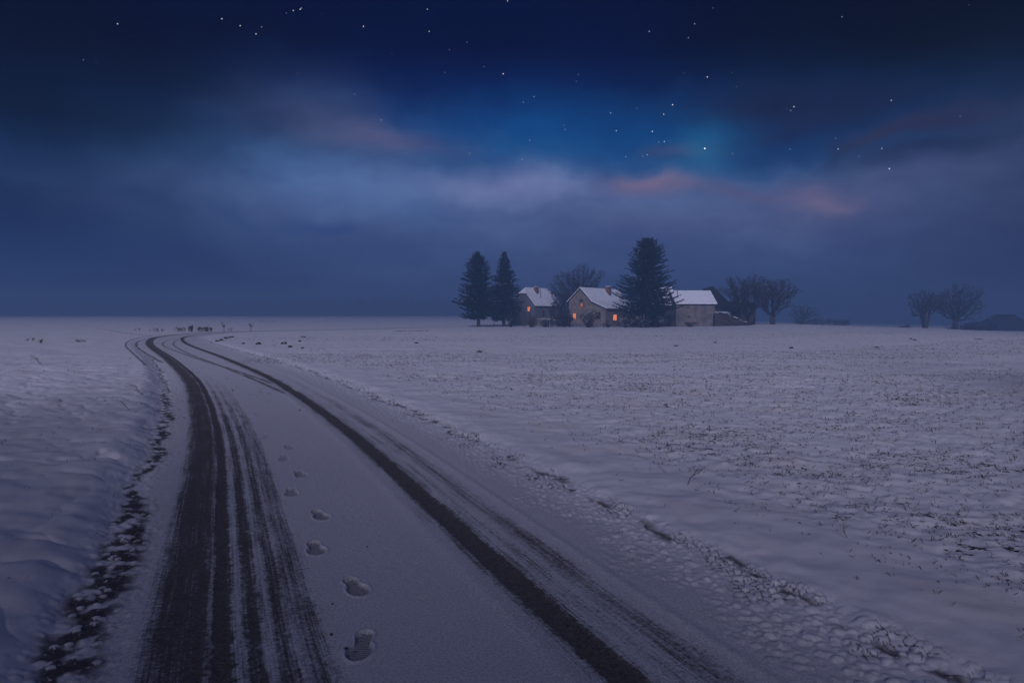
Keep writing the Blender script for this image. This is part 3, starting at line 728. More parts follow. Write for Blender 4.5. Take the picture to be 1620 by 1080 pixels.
# ------------------------------------------------------------------ buildings
def house(name, label, corner, rot, prof, length, wall_mat, cat='house', overhang=.35, hip=0.0, chimney=None, pole=None, snow_t=.14, gable_mat=None, snowy=True, back_hip=False):
    """local x runs from the near corner along the gable (to the left), local y away along the long side; prof = wall top outline [(x,z)...]"""
    root = empty(name, corner, rot); Wd = prof[-1][0]
    wl_ = MB(); base = [(0, -.5)] + [(x, z) for x, z in prof] + [(Wd, -.5)]
    if hip:
        # half hip: cut the gable top at height hip, both ends
        cut = []
        for i, (x, z) in enumerate(prof):
            if z <= hip: cut.append((x, z)); continue
            x0, z0 = prof[i - 1]; x1, z1 = prof[i + 1]
            cut.append((x0 + (x - x0) * (hip - z0) / (z - z0), hip)); cut.append((x1 + (x - x1) * (hip - z1) / (z - z1), hip))
        base = [(0, -.5)] + cut + [(Wd, -.5)]
    wl_.prism(base, 0, length)
    wall = wl_.build('wall', wall_mat, root)
    # roof slab: outline offset, extends past walls
    ai = max(range(len(prof)), key=lambda i: prof[i][1]); ax, az_ = prof[ai]
    def ext(p, q, d):                       # extend eave from p away from q
        v = Vector((p[0] - q[0], p[1] - q[1])); v.normalize(); return (p[0] + v.x * d, p[1] + v.y * d)
    top = [ext(prof[0], prof[1], .45)] + list(prof[1:-1]) + [ext(prof[-1], prof[-2], .45)]
    def slab(mb, t0, t1, y0, y1, hipz=None, hipl=1.3):
        n = len(top)
        rows = []
        for yy in (y0, y1):
            for t_ in (t0, t1):
                rows.append([(x, yy, z + t_) for x, z in top])
        if hipz:
            for r_i in range(4):
                sgn = 1 if r_i < 2 else -1
                rr_ = []
                for (x, yy, z) in rows[r_i]:
                    t_ = (t0, t1)[r_i % 2]
                    if z - t_ > hipz: rr_.append((x, yy + sgn * hipl, z))
                    else: rr_.append((x, yy, z))
                rows[r_i] = rr_
        o = len(mb.v)
        for r_ in rows: mb.v += r_
        for i in range(n - 1):
            a0, a1, b0, b1 = o + i, o + n + i, o + 2 * n + i, o + 3 * n + i
            mb.f += [(a1, a1 + 1, b1 + 1, b1), (a0, b0, b0 + 1, a0 + 1), (a0, a0 + 1, a1 + 1, a1), (b0, b1, b1 + 1, b0 + 1)]
        mb.f += [(o, o + n, o + 3 * n, o + 2 * n), (o + n - 1, o + 3 * n - 1, o + 4 * n - 1, o + 2 * n - 1)]
    rf = MB(); slab(rf, .02, .14, -overhang, length + overhang)
    if hip:
        rf = MB(); 
    if hip:
        # profile with cut points, ridge set back
        P = base[1:-1]; k = [i for i, (x, z) in enumerate(P) if abs(z - hip) < 1e-6]; i0, i1 = k[0], k[-1]
        e0 = ext(P[0], P[1], .45); e1 = ext(P[-1], P[-2], .45); setb = (az_ - hip) * 1.1
        def hiproof(mb, t):
            y0, y1 = -overhang, length + overhang
            a = (e0[0], y0, e0[1] + t); b = (P[i0][0], y0, hip + t); c = (P[i1][0], y0, hip + t); d = (e1[0], y0, e1[1] + t); r0 = (ax, y0 + setb, az_ + t)
            A = (e0[0], y1, e0[1] + t); B_ = (P[i0][0], y1, hip + t); C_ = (P[i1][0], y1, hip + t); D = (e1[0], y1, e1[1] + t); r1 = (ax, y1 - setb, az_ + t)
            n = len(mb.v); mb.v += [a, b, c, d, r0, A, B_, C_, D, r1]
            return n
        def closed(mb, t0, t1):
            n = hiproof(mb, t1); m_ = hiproof(mb, t0)
            for k_, rev in ((n, False), (m_, True)):
                fs_ = [(k_, k_+1, k_+4, k_+9, k_+6, k_+5), (k_+3, k_+8, k_+7, k_+9, k_+4, k_+2), (k_+1, k_+2, k_+4), (k_+6, k_+9, k_+7)]
                mb.f += [tuple(reversed(f_)) if rev else f_ for f_ in fs_]
            for a_, b_ in ((0, 1), (1, 2), (2, 3), (3, 8), (8, 7), (7, 6), (6, 5), (5, 0)):
                mb.f.append((n + a_, n + b_, m_ + b_, m_ + a_))
        closed(rf, .02, .14)
    roof = rf.build('roof', M['tile'], root)
    if snowy:
        sn = MB()
        if hip: closed(sn, .145, .145 + snow_t)
        else: slab(sn, .145, .145 + snow_t, -overhang + .06, length + overhang - .06)
        s_o = sn.build('roof_snow', M['roofsnow'], roof)
    if chimney:
        x, y_, z0, z1, sz = chimney; cm = MB(); cm.box(x - sz, x + sz, y_ - sz, y_ + sz, z0, z1); cm.box(x - sz - .07, x + sz + .07, y_ - sz - .07, y_ + sz + .07, z1 + .002, z1 + .12)
        ch = cm.build('chimney', M['brick'], roof)
        s2 = MB(); s2.box(x - sz - .05, x + sz + .05, y_ - sz - .05, y_ + sz + .05, z1 + .123, z1 + .2)
        if snowy: s2.build('snow', M['snow'], roof)
    if pole:
        x, y_, z0, z1 = pole; pm = MB(); pm.tube([(x, y_, z0), (x, y_, z1)], [.05, .045], 6); pm.build('stove_pipe', M['metal'], roof)
    return tag(root, label, cat)
def window_gable(root, xc, zc, w_, h_, lit, shutter=None, name='window'):
    """on the face local y = 0"""
    f = MB(); b = .07
    f.box(xc - w_/2 - b, xc + w_/2 + b, -.07, -.002, zc + h_/2, zc + h_/2 + b); f.box(xc - w_/2 - b, xc + w_/2 + b, -.09, -.002, zc - h_/2 - b, zc - h_/2)
    f.box(xc - w_/2 - b, xc - w_/2, -.068, -.002, zc - h_/2, zc + h_/2); f.box(xc + w_/2, xc + w_/2 + b, -.068, -.002, zc - h_/2, zc + h_/2)
    f.box(xc - .02, xc + .02, -.058, -.002, zc - h_/2, zc + h_/2); f.box(xc - w_/2, xc + w_/2, -.054, -.002, zc + h_*.18, zc + h_*.18 + .035)
    fo = f.build(name, M['frame'], root)
    p = MB(); p.box(xc - w_/2, xc + w_/2, -.03, -.003, zc - h_/2, zc + h_/2); p.build('pane', M['lit' if lit else 'glass'], fo)
    if lit: fo['label'] = 'window glowing warm orange'
def window_side(root, yc, zc, w_, h_, lit):
    """on the face local x = 0 (long wall)"""
    f = MB(); b = .07
    f.box(.002, .07, yc - w_/2 - b, yc + w_/2 + b, zc + h_/2, zc + h_/2 + b); f.box(.002, .09, yc - w_/2 - b, yc + w_/2 + b, zc - h_/2 - b, zc - h_/2)
    f.box(.002, .068, yc - w_/2 - b, yc - w_/2, zc - h_/2, zc + h_/2); f.box(.002, .068, yc + w_/2, yc + w_/2 + b, zc - h_/2, zc + h_/2)
    f.box(.002, .058, yc - .02, yc + .02, zc - h_/2, zc + h_/2)
    for v in range(len(f.v)): f.v[v] = (-f.v[v][0], f.v[v][1], f.v[v][2])
    fo = f.build('window', M['frame'], root)
    p = MB(); p.box(-.03, -.003, yc - w_/2, yc + w_/2, zc - h_/2, zc + h_/2); p.build('pane', M['lit' if lit else 'glass'], fo)
    if lit: fo['label'] = 'window glowing warm orange'
# local frame: x to the left-and-away is (-cos t, sin t); so rotate z by 180 - t and mirror y -> build with x axis = gable dir, y axis = long dir
# gable dir g = (-cos t, sin t), long dir l = (sin t, cos t): left-handed pair, so local x is used negated through scale
def place(root): root.scale = (-1, 1, 1)

TB = R(35)
# farmhouse with lit windows
oB = at(957.6, 118)
pB = [(0, 3.25), (2.6, 4.35), (4.9, 6.75), (7.25, 4.5)]
hB = house('farmhouse', 'cream gabled farmhouse with snowy roof and lit orange windows', oB, -TB, pB, 14.5, M['stucco'], chimney=(4.0, 9.0, 5.6, 7.25, .38)); place(hB)
window_gable(hB, 4.7, 4.2, .55, 1.25, False); window_gable(hB, 4.7, 3.92, .42, .68, True, name='lamp_window')
window_gable(hB, 6.1, 1.9, .55, .95, True); window_gable(hB, 1.35, 2.0, .75, 1.1, False)
for x in (6.1, 3.3):
    v = MB(); v.tube([(x, -.02, 4.0), (x, .0, 4.0)], [.12, .12], 10); v.build('vent', M['glass'], hB)
window_side(hB, 3.6, 1.65, 1.35, 1.0, True)
window_side(hB, 9.5, 1.6, .8, 1.0, False)
d = MB(); d.box(-.06, -.002, 6.6, 7.6, 0, 2.05); d.build('door', M['brownwood'], hB)
pl = MB(); pl.box(.05, 7.2, -.03, -.002, -.3, .55); pl.build('plinth', M['stucco2'], hB)
# rear cottage
oA = at(846, 134)
pA = [(0, 4.05), (2.75, 7.3), (5.5, 4.05)]
hA = house('cottage', 'grey rear cottage with half hipped snowy roof and one lit window, left of the farmhouse', oA, -TB, pA, 9.5, M['stucco2'], hip=6.2, chimney=(2.0, 3.6, 6.2, 7.6, .33), pole=(1.0, 3.6, 4.9, 7.3)); place(hA)
window_gable(hA, 1.35, 3.25, .6, .85, True); window_gable(hA, 3.6, 3.2, .6, .85, False)
window_side(hA, 3.0, 2.4, .8, 1.0, False)
# stable wing behind the tall spruce
oE = at(1069, 121.5)
hE = house('stable', 'brown timber stable wing behind the tall spruce, between farmhouse and plastered barn', at(1031, 121), R(-84), [(0, 4.0), (3.2, 7.0), (6.4, 4.0)], 4.4, M['brownwood'], cat='stable', pole=None); place(hE)
dd = MB(); dd.box(-.06, -.002, 2.6, 3.5, 0, 2.1); dd.build('door', M['darkwood'], hE)
# plastered barn: long side to the viewer
hC = house('plastered_barn', 'pale plastered barn with snowy roof and thin stove pipe right of the tall spruce', at(1069.5, 118.5), R(-86), [(0, 4.05), (3.0, 6.1), (6.0, 4.05)], 6.9, M['stucco3'], cat='barn', pole=(1.2, .6, 4.8, 7.1), overhang=.3); place(hC)
dd = MB(); dd.box(-.05, -.002, 1.7, 3.1, 0, 3.2); dd.build('door', M['palewood'], hC)
dd = MB(); dd.box(-.075, -.052, 2.0, 2.4, 1.55, 1.9); dd.build('hatch', M['glass'], hC)
dd = MB(); dd.box(-.05, -.002, .3, .9, 2.9, 3.7); dd.build('shutter', M['palewood'], hC)
dd = MB(); dd.box(-.05, -.002, 2.3, 3.2, 3.25, 3.75); dd.build('shutter', M['palewood'], hC)
# dark barn: gable to the viewer with a lean-to
oD = at(1195, 131)
w0 = px_m(1195 - 1111, 131) / math.cos(R(8))
pD = [(0, 4.0), (w0 * .50, 4.25), (w0 * .78, 7.25), (w0 * 1.0, 4.6)]
hD = house('dark_barn', 'dark timber barn with steep gable and low lean-to roof behind the plastered barn', oD, R(-8), pD, 12, M['darkwood'], cat='barn', snowy=False, overhang=.3); place(hD)
dd = MB(); dd.box(w0 * .60, w0 * .78, -.05, -.002, 0, 3.0); dd.build('door', M['brownwood'], hD)
# far hazy farm
oF = at(1626, 205)
hF = house('far_barn', 'faint gabled barn in the haze at the far right edge', oF, R(-8), [(0, 2.2), (3.9, 4.9), (8.2, 2.4)], 10, M['darkwood'], cat='barn', snowy=False); place(hF)
hG = house('far_shed', 'low faint shed with a chimney left of the farthest barn', at(1577, 212), R(-6), [(0, 1.9), (3.3, 2.6), (6.5, 1.9)], 6, M['darkwood'], cat='shed', snowy=False, chimney=(1.0, 2, 2.2, 4.0, .3)); place(hG)

# ------------------------------------------------------------------ brush pile with snow beside the barn
rnd = random.Random(5)
bp = empty('brush_pile', at(1157, 119)); st_ = MB(); sn_ = MB()
for i in range(420):
    x = rnd.uniform(-3.2, 2.6); hh = 2.4 * (1 - max(0, (x + 1.5)) / 5.0); z0 = rnd.uniform(0, hh)
    y_ = rnd.uniform(-1.2, 1.2); a = rnd.uniform(-.5, .3); L = rnd.uniform(.6, 1.6)
    p = Vector((x, y_, z0)); q = p + Vector((math.cos(a) * L, rnd.uniform(-.4, .4), math.sin(a) * L - .1)); (st_).tube([p, q], [.035, .02], 3, False)
for i in range(36):
    x = rnd.uniform(-3.2, 2.8); hh = 2.4 * (1 - max(0, (x + 1.5)) / 5.0); p = Vector((x, rnd.uniform(-1, .6), hh + rnd.uniform(-.1, .15)))
    sn_.tube([p, p + Vector((rnd.uniform(.4, 1.0), 0, rnd.uniform(-.45, -.05)))], [.045, .03], 4)
core = MB(); core.prism([(-3.2, -.2), (-3.2, 2.1), (-1.5, 2.2), (2.6, .3), (2.8, -.2)], -1.0, 1.1); core.build('brushwood', M['brownwood'], bp)
st_.build('stick', M['twig'], bp)['kind'] = 'stuff'; sn_.build('snow', M['snow'], bp)
tag(bp, 'sloping brown pile of brushwood dusted with snow in front of the dark barn', 'brush pile')

# ------------------------------------------------------------------ shrubs, hedges, saplings round the farm
def shrub(name, label, base, H, Wd, seed, n=26, snow=.0, group=None, mat='twig', cat='shrub', run=0.0):
    rnd = random.Random(seed); f = MB()
    for i in range(n):
        a = rnd.random() * 6.283; sp = rnd.uniform(.1, 1) ** .7; d = Vector((math.cos(a) * sp * Wd * .5, math.sin(a) * sp * Wd * .5, H * rnd.uniform(.7, 1.0) * (1 - .35 * sp * sp)))
        o = Vector((rnd.uniform(-run, run), 0, 0)) if run else Vector((0, 0, 0))
        if run: d.z *= .45 + .55 * abs(math.sin(o.x * 1.1 + seed) * math.cos(o.x * .37))
        P = [o + Vector((d.x * .12, d.y * .12, -.05)), o + Vector((d.x * .55, d.y * .55, d.z * .45)), o + d]
        f.tube(P, [.03, .02, .012], 3, False)
        for k in range(9):
            q = rnd.uniform(.25, 1); b = P[1].lerp(P[2], q) if rnd.random() < .75 else P[0].lerp(P[1], q)
            e = b + Vector((rnd.gauss(0, .28) * Wd * .3, rnd.gauss(0, .28) * Wd * .3, rnd.uniform(.05, .4) * H * .4))
            f.cur = 1 if rnd.random() < snow else 0
            f.tube([b, e], [.018, .012], 3, False); f.cur = 0
    root = empty(name, base); fo = f.build('stems', M[mat], root, more=(M['snow'],))
    return tag(root, label, cat, group)
Yd = 113
shrub('sapling', 'small bushy sapling under the right edge of the slender spruce', at(808, 110), 2.4, 1.7, 1, 30)
shrub('shrub', 'round brown shrub below the lit window of the rear cottage', at(842, 111), 2.1, 2.6, 2, 60, mat='straw')
shrub('shrub', 'ragged shrub between the cottage shrub and the tall garden post', at(862, 116), 1.5, 2.2, 3, 40)
shrub('shrub', 'dark thicket left of the farmhouse gable corner', at(893, 117), 2.6, 3.6, 4, 90)
shrub('fruit_tree', 'small snow laced fruit tree in front of the farmhouse gable', at(932, 111), 3.1, 4.0, 6, 60, snow=.10, cat='tree')
shrub('shrub', 'low snow flecked shrub at the corner of the farmhouse', at(962, 112), 1.2, 1.8, 7, 30, snow=.15)
shrub('shrub', 'snow laced bush under the big lit side window', at(990, 112), 2.0, 2.6, 8, 50, snow=.16)
shrub('shrub', 'wide snow laced bush at the foot of the tall spruce', at(1015, 110.5), 2.2, 3.4, 9, 70, snow=.14)
shrub('shrub', 'scraggy bush between the tall spruce and the brown stable', at(1042, 113), 2.3, 2.8, 10, 50, snow=.10)
shrub('shrub', 'low shrub in front of the plastered barn wall', at(1092, 115), 1.0, 2.4, 11, 30)
shrub('hedge', 'long low faint hedge in the haze right of the lone round tree', at(1300, 170), 2.6, 2.5, 12, 170, run=7)
shrub('shrub', 'small dark bush left of the hazy thin trunked clump', at(1432, 150), .8, 1.2, 13, 50, run=1.3)
shrub('hedge', 'dark low hedge at the foot of the hazy broad tree', at(1535, 158), 1.9, 2, 14, 170, run=5)

# ------------------------------------------------------------------ posts, props, fence
def post(name, label, px, Y, h, r=.07, lean=(0, 0), arm=None, brace=None, group='garden posts in front of the farmstead'):
    b = at(px, Y); root = empty(name, b); m = MB(); m.tube([(0, 0, -.3), (lean[0], lean[1], h)], [r, r * .85], 6); m.build('post', M['darkwood'], root)
    if arm: a = MB(); a.tube([(lean[0], lean[1], h - .05), (lean[0] + arm[0], 0, h + arm[1])], [r * .7, r * .6], 5); a.build('arm', M['darkwood'], root)
    if brace: a = MB(); a.tube([(brace, 0, -.2), (0, 0, h * .6)], [r * .7, r * .6], 5); a.build('brace', M['darkwood'], root)
    return tag(root, label, 'post', group)
post('garden_stake', 'short thin stake between the two left spruces', 781.5, 116, .85, .05)
post('clothes_pole', 'tall pole with a side arm just right of the slender spruce', 830.5, 113, 2.5, .07, arm=(-1.0, .25))
post('garden_post', 'post rising out of the round brown shrub', 838.5, 110, 3.0, .07)
post('garden_post', 'short post beside the bracing prop, left of the tall garden post', 867.5, 111, 1.0, .10, brace=-.5)
post('garden_post', 'tall garden post between the cottage and the farmhouse', 871.5, 111, 2.9, .08)
post('garden_post', 'tall dark post left of the farmhouse gable', 901.5, 109, 2.8, .08)
post('garden_post', 'stumpy thick post under the fruit tree', 930.5, 109, .9, .15)
post('leaning_prop', 'pale leaning prop under the fruit tree', 940, 109, 1.7, .06, lean=(-.75, 0))
post('garden_post', 'left of the two short posts at the farmhouse corner', 955, 109.5, .8, .07)
post('garden_post', 'right of the two short posts at the farmhouse corner', 962, 109.5, .75, .07)
# low fence in front of the cottage, and picket run along the farmhouse
def fence(label, pa, Ya, pb, Yb, h, gap, mat, board=True):
    a, b = at(pa, Ya), at(pb, Yb); L = (b - a).length; ang = math.atan2(b.y - a.y, b.x - a.x); root = empty('garden_fence', a, ang)
    m = MB(); m.box(0, L, -.02, .02, h - .12, h - .02); m.box(0, L, -.02, .02, h * .35, h * .35 + .09); m.build('rail', M[mat], root)
    m = MB(); x = 0
    while x < L: m.box(x, x + .09, .022, .045, .05, h + .05); x += gap
    m.build('picket', M[mat], root)['kind'] = 'stuff'
    for k in range(4):
        q = MB(); x = L * k / 3; q.box(x - .06, x + .06, -.14, -.022, -.3, h + .1); q.build('post', M[mat], root)
    m = MB(); m.box(0, L, -.03, .05, h + .052, h + .10); m.build('snow', M['snow'], root)
    return tag(root, label, 'fence')
fence('pale low fence in front of the rear cottage', 847, 122, 872, 121, 1.35, .12, 'palewood')
fence('dark picket fence between the left shrub thicket and the cottage fence', 874, 119, 900, 118.5, 1.1, .2, 'darkwood')

# ------------------------------------------------------------------ weeds at the bend, clods and twigs
def weeds(label, px, Y, h, wd, seed, n, group='dry weed clumps at the road bend'):
    b = at(px, Y); rnd = random.Random(seed); m = MB()
    for i in range(max(3, int(n * .6))):
        x = rnd.uniform(-.5, .5) * wd; y_ = rnd.gauss(0, .12); hh = h * rnd.uniform(.4, 1)
        P = [(x, y_, -.05), (x + rnd.gauss(0, .05), y_, hh * .6), (x + rnd.gauss(0, .12), y_, hh)]
        m.tube(P, [.016, .013, .010], 3, False)
        for k in range(4): m.tube([P[1], (P[1][0] + rnd.gauss(0, .12) * h, y_ + rnd.gauss(0, .05), P[1][2] + rnd.uniform(.05, .4) * h)], [.012, .014], 3, False)
    o = m.build('weed_clump', M['straw'], None, loc=b); return tag(o, label, 'weeds', group)
weeds('thin weed stalks, leftmost clump at the road bend', 279, 60.5, .5, .35, 1, 7)
weeds('small dry weed clump second from the left at the road bend', 288, 60.5, .42, .55, 2, 24)
weeds('tall dense dry weed clump in the middle of the road bend', 302, 60.5, .62, .45, 3, 34)
weeds('wide dense dry weed clump at the road bend', 322, 60.5, .5, .9, 4, 60)
weeds('small dry weed clump right of the wide one at the road bend', 334, 60.5, .42, .3, 5, 16)
weeds('single tall weed stalk right of the bend clumps', 354, 60.5, 1.05, .12, 6, 4)
weeds('sparse low weeds right of the tall single stalk', 364, 60.5, .45, .5, 7, 8)
weeds('tall thin weed on the far right of the bend', 396, 61, .9, .15, 8, 3)
weeds('thin weeds left of the bend, on the field edge', 250, 60, .35, 1.3, 9, 18)
weeds('dark thin stalk in the left field', 67, 34, .35, .08, 10, 3, 'stalks in the left field')
weeds('pair of dark stalks in the left field', 49, 36, .28, .12, 11, 4, 'stalks in the left field')
weeds('small weed tuft in the left field before the road', 128, 36, .22, .45, 12, 10, 'stalks in the left field')
weeds('long dark strip of weeds across the far field', 655, 62, .12, 3.2, 13, 60, 'far weeds')
weeds('faint low weeds on the far field beyond the bend', 422, 150, .6, 3.5, 14, 30, 'far weeds')
weeds('thin weed row on the left field beyond the bend', 214, 62, .4, .6, 15, 6, 'stalks in the left field')

def clod(label, px, py, w_, h_, seed, group='dark soil clods along the inner bend'):
    p = on_ground(px, py); rnd = random.Random(seed); bm = bmesh.new(); bmesh.ops.create_icosphere(bm, subdivisions=3, radius=1)
    ph = rnd.random() * 9
    for v in bm.verts:
        n_ = 1 + .3 * math.sin(v.co.x * 4 + ph) * math.cos(v.co.y * 5 + ph) + .18 * rnd.uniform(-1, 1)
        v.co = Vector((v.co.x * w_ * n_, v.co.y * w_ * .8 * n_, v.co.z * h_ * n_))
    me = bpy.data.meshes.new('soil_clod'); bm.to_mesh(me); bm.free(); me.materials.append(M['soil']); me.materials.append(M['snow'])
    for f in me.polygons: f.material_index = 1 if (f.normal.z > .82 and rnd.random() < .75) else 0
    o = bpy.data.objects.new('soil_clod', me); C.objects.link(o); o.location = (p.x, p.y, gz(p.x, p.y) + h_ * .3)
    return tag(o, label, 'clod', group)
cl = [(343, 541, .30, .10), (350, 539.5, .34, .12), (358, 536, .40, .13), (366, 534.5, .45, .12), (385, 545, .20, .08), (409, 546, .34, .13), (449, 545.5, .42, .13),
      (459, 551, .26, .11), (474, 541, .20, .10), (480, 534.5, .38, .10), (478, 553, .18, .07)]
nm = ['leftmost dark clod of the inner bend', 'second dark clod from the left of the inner bend', 'third clod of the inner bend, joined to a longer one',
      'long flat clod at the top of the leftmost cluster', 'tiny clod right of the leftmost cluster', 'dark clod midway along the inner bend bank',
      'widest dark clod right of the inner bend', 'dark clod just below the widest one', 'small clod above the widest one', 'flat dark clod highest on the bank', 'smallest clod at the foot of the bank']
for i, ((px, py, a, b), l) in enumerate(zip(cl, nm)): clod(l, px, py, a * .34, b * .6, i + 1)
far_cl = [(1070, 549, 'dark clod on the pale strip before the plastered barn'), (1131, 543, 'small clod on the pale strip right of the plastered barn'), (1387, 551, 'clod on the pale strip below the hazy trees, leftmost'),
          (1441, 537, 'clod on the pale strip straight below the thin trunked clump'), (1447, 539, 'tiny clod touching the one below the thin trunked clump'), (1549, 537.5, 'largest clod at the right end of the pale strip'), (1609, 529, 'clod near the right edge of the picture'),
          (659, 545.5, 'clod on the pale strip left of the spruces'), (759, 559, 'clod on the pale strip below the leftmost spruce'), (1252, 552, 'clod on the pale strip below the lone round tree')]
for i, (px, py, l) in enumerate(far_cl): clod(l, px, py, .09 if i != 5 else .20, .045, 40 + i, 'soil clods on the pale field strip')

def pebble(label, px, py, r, seed):
    p = on_ground(px, py); rnd = random.Random(seed); bm = bmesh.new(); bmesh.ops.create_icosphere(bm, subdivisions=2, radius=r)
    for v in bm.verts: v.co *= 1 + rnd.uniform(-.15, .15); v.co.z *= .7
    me = bpy.data.meshes.new('pebble'); bm.to_mesh(me); bm.free(); me.materials.append(M['stone'])
    o = bpy.data.objects.new('pebble', me); C.objects.link(o); o.location = (p.x, p.y, gz(p.x, p.y) + r * .3); tag(o, label, 'pebble', 'dark pebbles on the snowy road')
pebble('dark pebble left of the nearest footprint, higher one', 524, 1003, .008, 1)
pebble('dark pebble touching the left edge of the nearest footprint', 547, 1027, .008, 2)
pebble('dark pebble left of the second nearest footprint', 526, 955, .006, 3)
pebble('tiny pebble right of the third footprint', 581, 865, .006, 4)
pebble('pebble on the snowy strip left of the right wheel track', 474, 649, .016, 5)

def twig(label, px, py, L, seed, mat='straw'):
    p = on_ground(px, py); rnd = random.Random(seed); z = gz(p.x, p.y); m = MB()
    def br(a, d, l, r, lev):
        b = a + d * l; mid_ = (a + b) / 2 + Vector((rnd.gauss(0, .14), rnd.gauss(0, .14), rnd.gauss(0, .10))) * l
        m.tube([a, mid_, b], [r, r * .8, r * .5], 4, False)
        if lev:
            for k in range(3):
                q = mid_.lerp(b, k / 2); dd = (d + Vector((rnd.gauss(0, .6), rnd.gauss(0, .4), rnd.uniform(-.1, .7)))).normalized(); br(q, dd, l * .45, r * .6, lev - 1)
    br(Vector((0, 0, 0)), Vector((rnd.uniform(-.9, .9), rnd.uniform(-.3, .3), .55)).normalized(), L * .55, L * .018, 2)
    o = m.build('twig', M[mat], None, loc=(p.x, p.y, z + .005)); return tag(o, label, 'twig', 'twigs lying in the snow')
twig('dark forked twig in the left snow close to the road edge', 226, 630, .34, 1)
twig('short twig right of the forked one near the road edge', 236, 632, .16, 2)
twig('branched twig far out in the left field', 66, 583, .5, 3)
twig('thin twig pair in the left snow below the forked one', 205, 658, .22, 4)
twig('short stub of twig in the left snow, nearest to the camera', 82, 833, .07, 5)
twig('crooked branching twig in the right snow bank near the stubble', 1088, 775, .22, 6)
twig('single bent stalk in the right snow bank close to the verge', 1340, 862, .14, 7)

# ------------------------------------------------------------------ grass and sprouts: nobody could count them
def build_grass():
    g = np.random.default_rng(11)
    def scatter(n, r0, r1, a0, a1, p_pow=.5):
        t = g.random(n); r = r0 * (r1 / r0) ** (t ** 1.0); a = np.radians(g.uniform(a0, a1, n)); return np.sin(a) * r, np.cos(a) * r, r
    xs, ys, rs = scatter(230000, 2.6, 75, -40, 40)
    keep = (xs > -18) | (rs < 40); xs, ys, rs = xs[keep], ys[keep], rs[keep]
    # clump the sprouts
    xs = xs + g.normal(0, .02, len(xs)); G = ground(xs, ys)
    rowp = .55 + .45 * np.clip(fbm(xs, ys, 1.4, 3, 4.0) * 1.6 + .3, 0, 1)
    cl_ = sstep(-.25, .5, fbm(xs, ys, 5.0, 2, 9.0))
    pr_ = np.clip(G['st'], 0, 1) * rowp * (.25 + .9 * cl_) * np.interp(rs, [2.5, 5, 8, 20, 75], [.30, .55, .9, 1, .8])
    pr_ = np.where(G['left'], G['st'] * .5 * cl_, pr_)
    lone = (G['off'] > .25) & (g.random(len(xs)) < .004)
    k = (g.random(len(xs)) < pr_ * .50) | lone
    xs, ys, rs, zs = xs[k], ys[k], rs[k], G['z'][k]; n = len(xs); lf = G['left'][k]
    verts = []; faces = []
    nb = 2
    V = np.zeros((n, nb, 4, 3)); th = g.random((n, nb)) * 6.283; ln = g.uniform(.022, .058, (n, nb)) * np.interp(rs, [3, 6, 12, 75], [.68, .85, 1.1, 1.5])[:, None]
    ln = np.where(lf[:, None], ln * .9, ln)
    tilt = g.uniform(.1, 1.35, (n, nb)); wd = (.0007 + .00036 * rs ** .85)[:, None] * g.uniform(.7, 1.3, (n, nb))
    wd = np.minimum(wd, .012)
    px = xs[:, None] + g.normal(0, .012, (n, nb)); py = ys[:, None] + g.normal(0, .012, (n, nb)); pz = zs[:, None] - .004 + np.zeros((n, nb))
    hx = np.cos(th) * np.sin(tilt); hy = np.sin(th) * np.sin(tilt); hz = np.cos(tilt)
    sx = -np.sin(th) * .6 + .4; sy = np.cos(th) * .6
    nrm_ = np.hypot(sx, sy) + 1e-6; sx /= nrm_; sy /= nrm_
    V[:, :, 0] = np.stack([px - sx * wd, py - sy * wd, pz], -1); V[:, :, 1] = np.stack([px + sx * wd, py + sy * wd, pz], -1)
    V[:, :, 2] = np.stack([px + hx * ln * .6 + sx * wd * .8, py + hy * ln * .6 + sy * wd * .8, pz + hz * ln * .65], -1)
    V[:, :, 3] = np.stack([px + hx * ln * 1.15, py + hy * ln * 1.15, pz + hz * ln * .85], -1)
    V = V.reshape(-1, 3); nq = n * nb
    me = bpy.data.meshes.new('grass'); me.vertices.add(len(V)); me.vertices.foreach_set('co', V.ravel())
    idx = np.arange(nq)[:, None] * 4
    F = np.concatenate([idx + np.array([[0, 1, 2]]), idx + np.array([[0, 2, 3]])], 1).reshape(-1, 3)
    me.loops.add(F.size); me.loops.foreach_set('vertex_index', F.ravel().astype(np.int32)); me.polygons.add(len(F))
    me.polygons.foreach_set('loop_start', np.arange(0, F.size, 3, dtype=np.int32)); me.update(calc_edges=True)
    me.materials.append(M['grass']); o = bpy.data.objects.new('grass', me); C.objects.link(o)
    tag(o, 'short winter grain sprouts poking through the snow of the field', 'grass', kind='stuff')
    print('sprouts', n)
build_grass()

# ------------------------------------------------------------------ far wood that closes the left field, nearly lost in the haze
def wood(name, label, x0, x1, Y0, hgt, n, seed, zf=mz, dens=1.0):
    rnd = random.Random(seed); f = MB()
    for i in range(n):
        x = x0 + (x1 - x0) * (i + rnd.random()) / n; y = Y0 + rnd.uniform(-8, 12); z = zf(x, y); h = hgt * rnd.uniform(.75, 1.05)
        f.tube([(x, y, z - .3), (x + rnd.gauss(0, .3), y, z + h * .6)], [.22, .1], 4, False)
        for k in range(int(16 * dens)):
            a = rnd.random() * 6.283; q = rnd.uniform(.2, .9); L = h * rnd.uniform(.15, .35); b = Vector((x, y, z + h * q * .75)); w_ = L * .4
            d = Vector((math.cos(a), math.sin(a) * .5, rnd.uniform(.3, 1.6))).normalized()
            s_ = Vector((rnd.gauss(0, 1), rnd.gauss(0, 1), rnd.gauss(0, .4))).normalized() * w_
            f.quad(b, b + d * L * .6 + s_, b + d * L, b + d * L * .6 - s_)
    o = f.build(name, M['twig'], None); return tag(o, label, 'wood', kind='stuff')
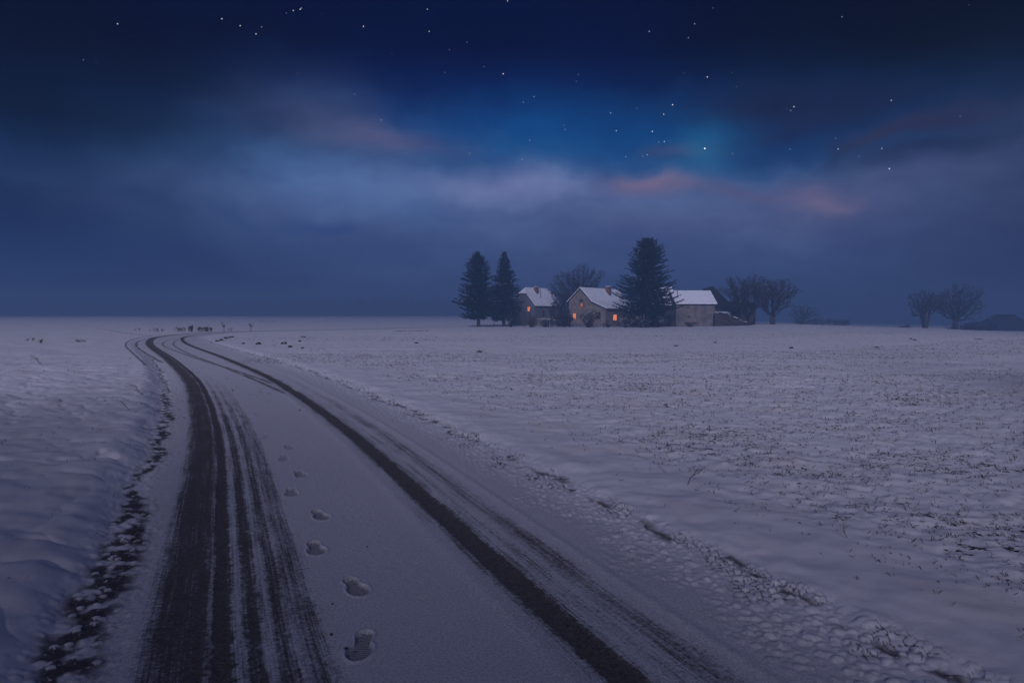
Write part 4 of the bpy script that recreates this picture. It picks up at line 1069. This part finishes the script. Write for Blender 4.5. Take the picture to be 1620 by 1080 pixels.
x0 = (-60 - 810) / 1080 * 480; x1 = (790 - 810) / 1080 * 480
wood('far_wood', 'faint leafless wood closing the left field in the haze', x0 * 1.3, x1 * 1.3, 625, 17.0, 330, 3)

# ------------------------------------------------------------------ unseen trees added behind the viewpoint to shade the near snow
def added_shade_grove():
    rnd = random.Random(9); f = MB(); t = MB()
    for i in range(36):
        a = R(163 + 82 * (i / 35 * 2 - 1)) ; rr = 10.5 + rnd.uniform(-1, 1.5)
        x, y = math.sin(a) * rr, math.cos(a) * rr
        if abs(x - 3) < 2.2 and y < -6: rr += 4; x, y = math.sin(a) * rr, math.cos(a) * rr
        h = rnd.uniform(6.2, 7.4)
        t.tube([(x, y, -.2), (x, y, h * .8)], [.2, .06], 6)
        for k in range(520):
            q = rnd.random() ** .8; rad = 1.9 * (1 - q) ** .7 * rnd.uniform(.3, 1) + .1; b = rnd.random() * 6.283
            p = Vector((x + math.cos(b) * rad, y + math.sin(b) * rad, .5 + q * (h - .5))); s1 = Vector((rnd.gauss(0, 1), rnd.gauss(0, 1), rnd.gauss(0, .5))).normalized() * .35
            d = Vector((math.cos(b), math.sin(b), -.3)) * .5
            f.quad(p - s1, p + d * .5, p + s1, p - d * .5)
    root = empty('added_shade_spruces', (0, 0, 0)); f.build('crown', M['needle'], root)['kind'] = 'stuff'; t.build('trunk', M['bark'], root)['kind'] = 'stuff'
    tag(root, 'unseen young spruces added behind the viewpoint to shade the near snow', 'added_shade_grove', kind='stuff')
added_shade_grove()

# ------------------------------------------------------------------ haze
hb = MB(); hb.box(-760, 760, -760, 760, -11, 14.5)
hm, N = new_mat('cold_haze'); v = N.n('ShaderNodeVolumePrincipled'); o_ = N.n('ShaderNodeOutputMaterial'); N.link(v.outputs[0], o_.inputs['Volume'])
v.inputs['Color'].default_value = (.150, .255, .435, 1); v.inputs['Density'].default_value = .0041
ho = hb.build('haze', hm); ho['kind'] = 'stuff'; ho['label'] = 'thin cold evening haze over the fields'; ho['category'] = 'haze'
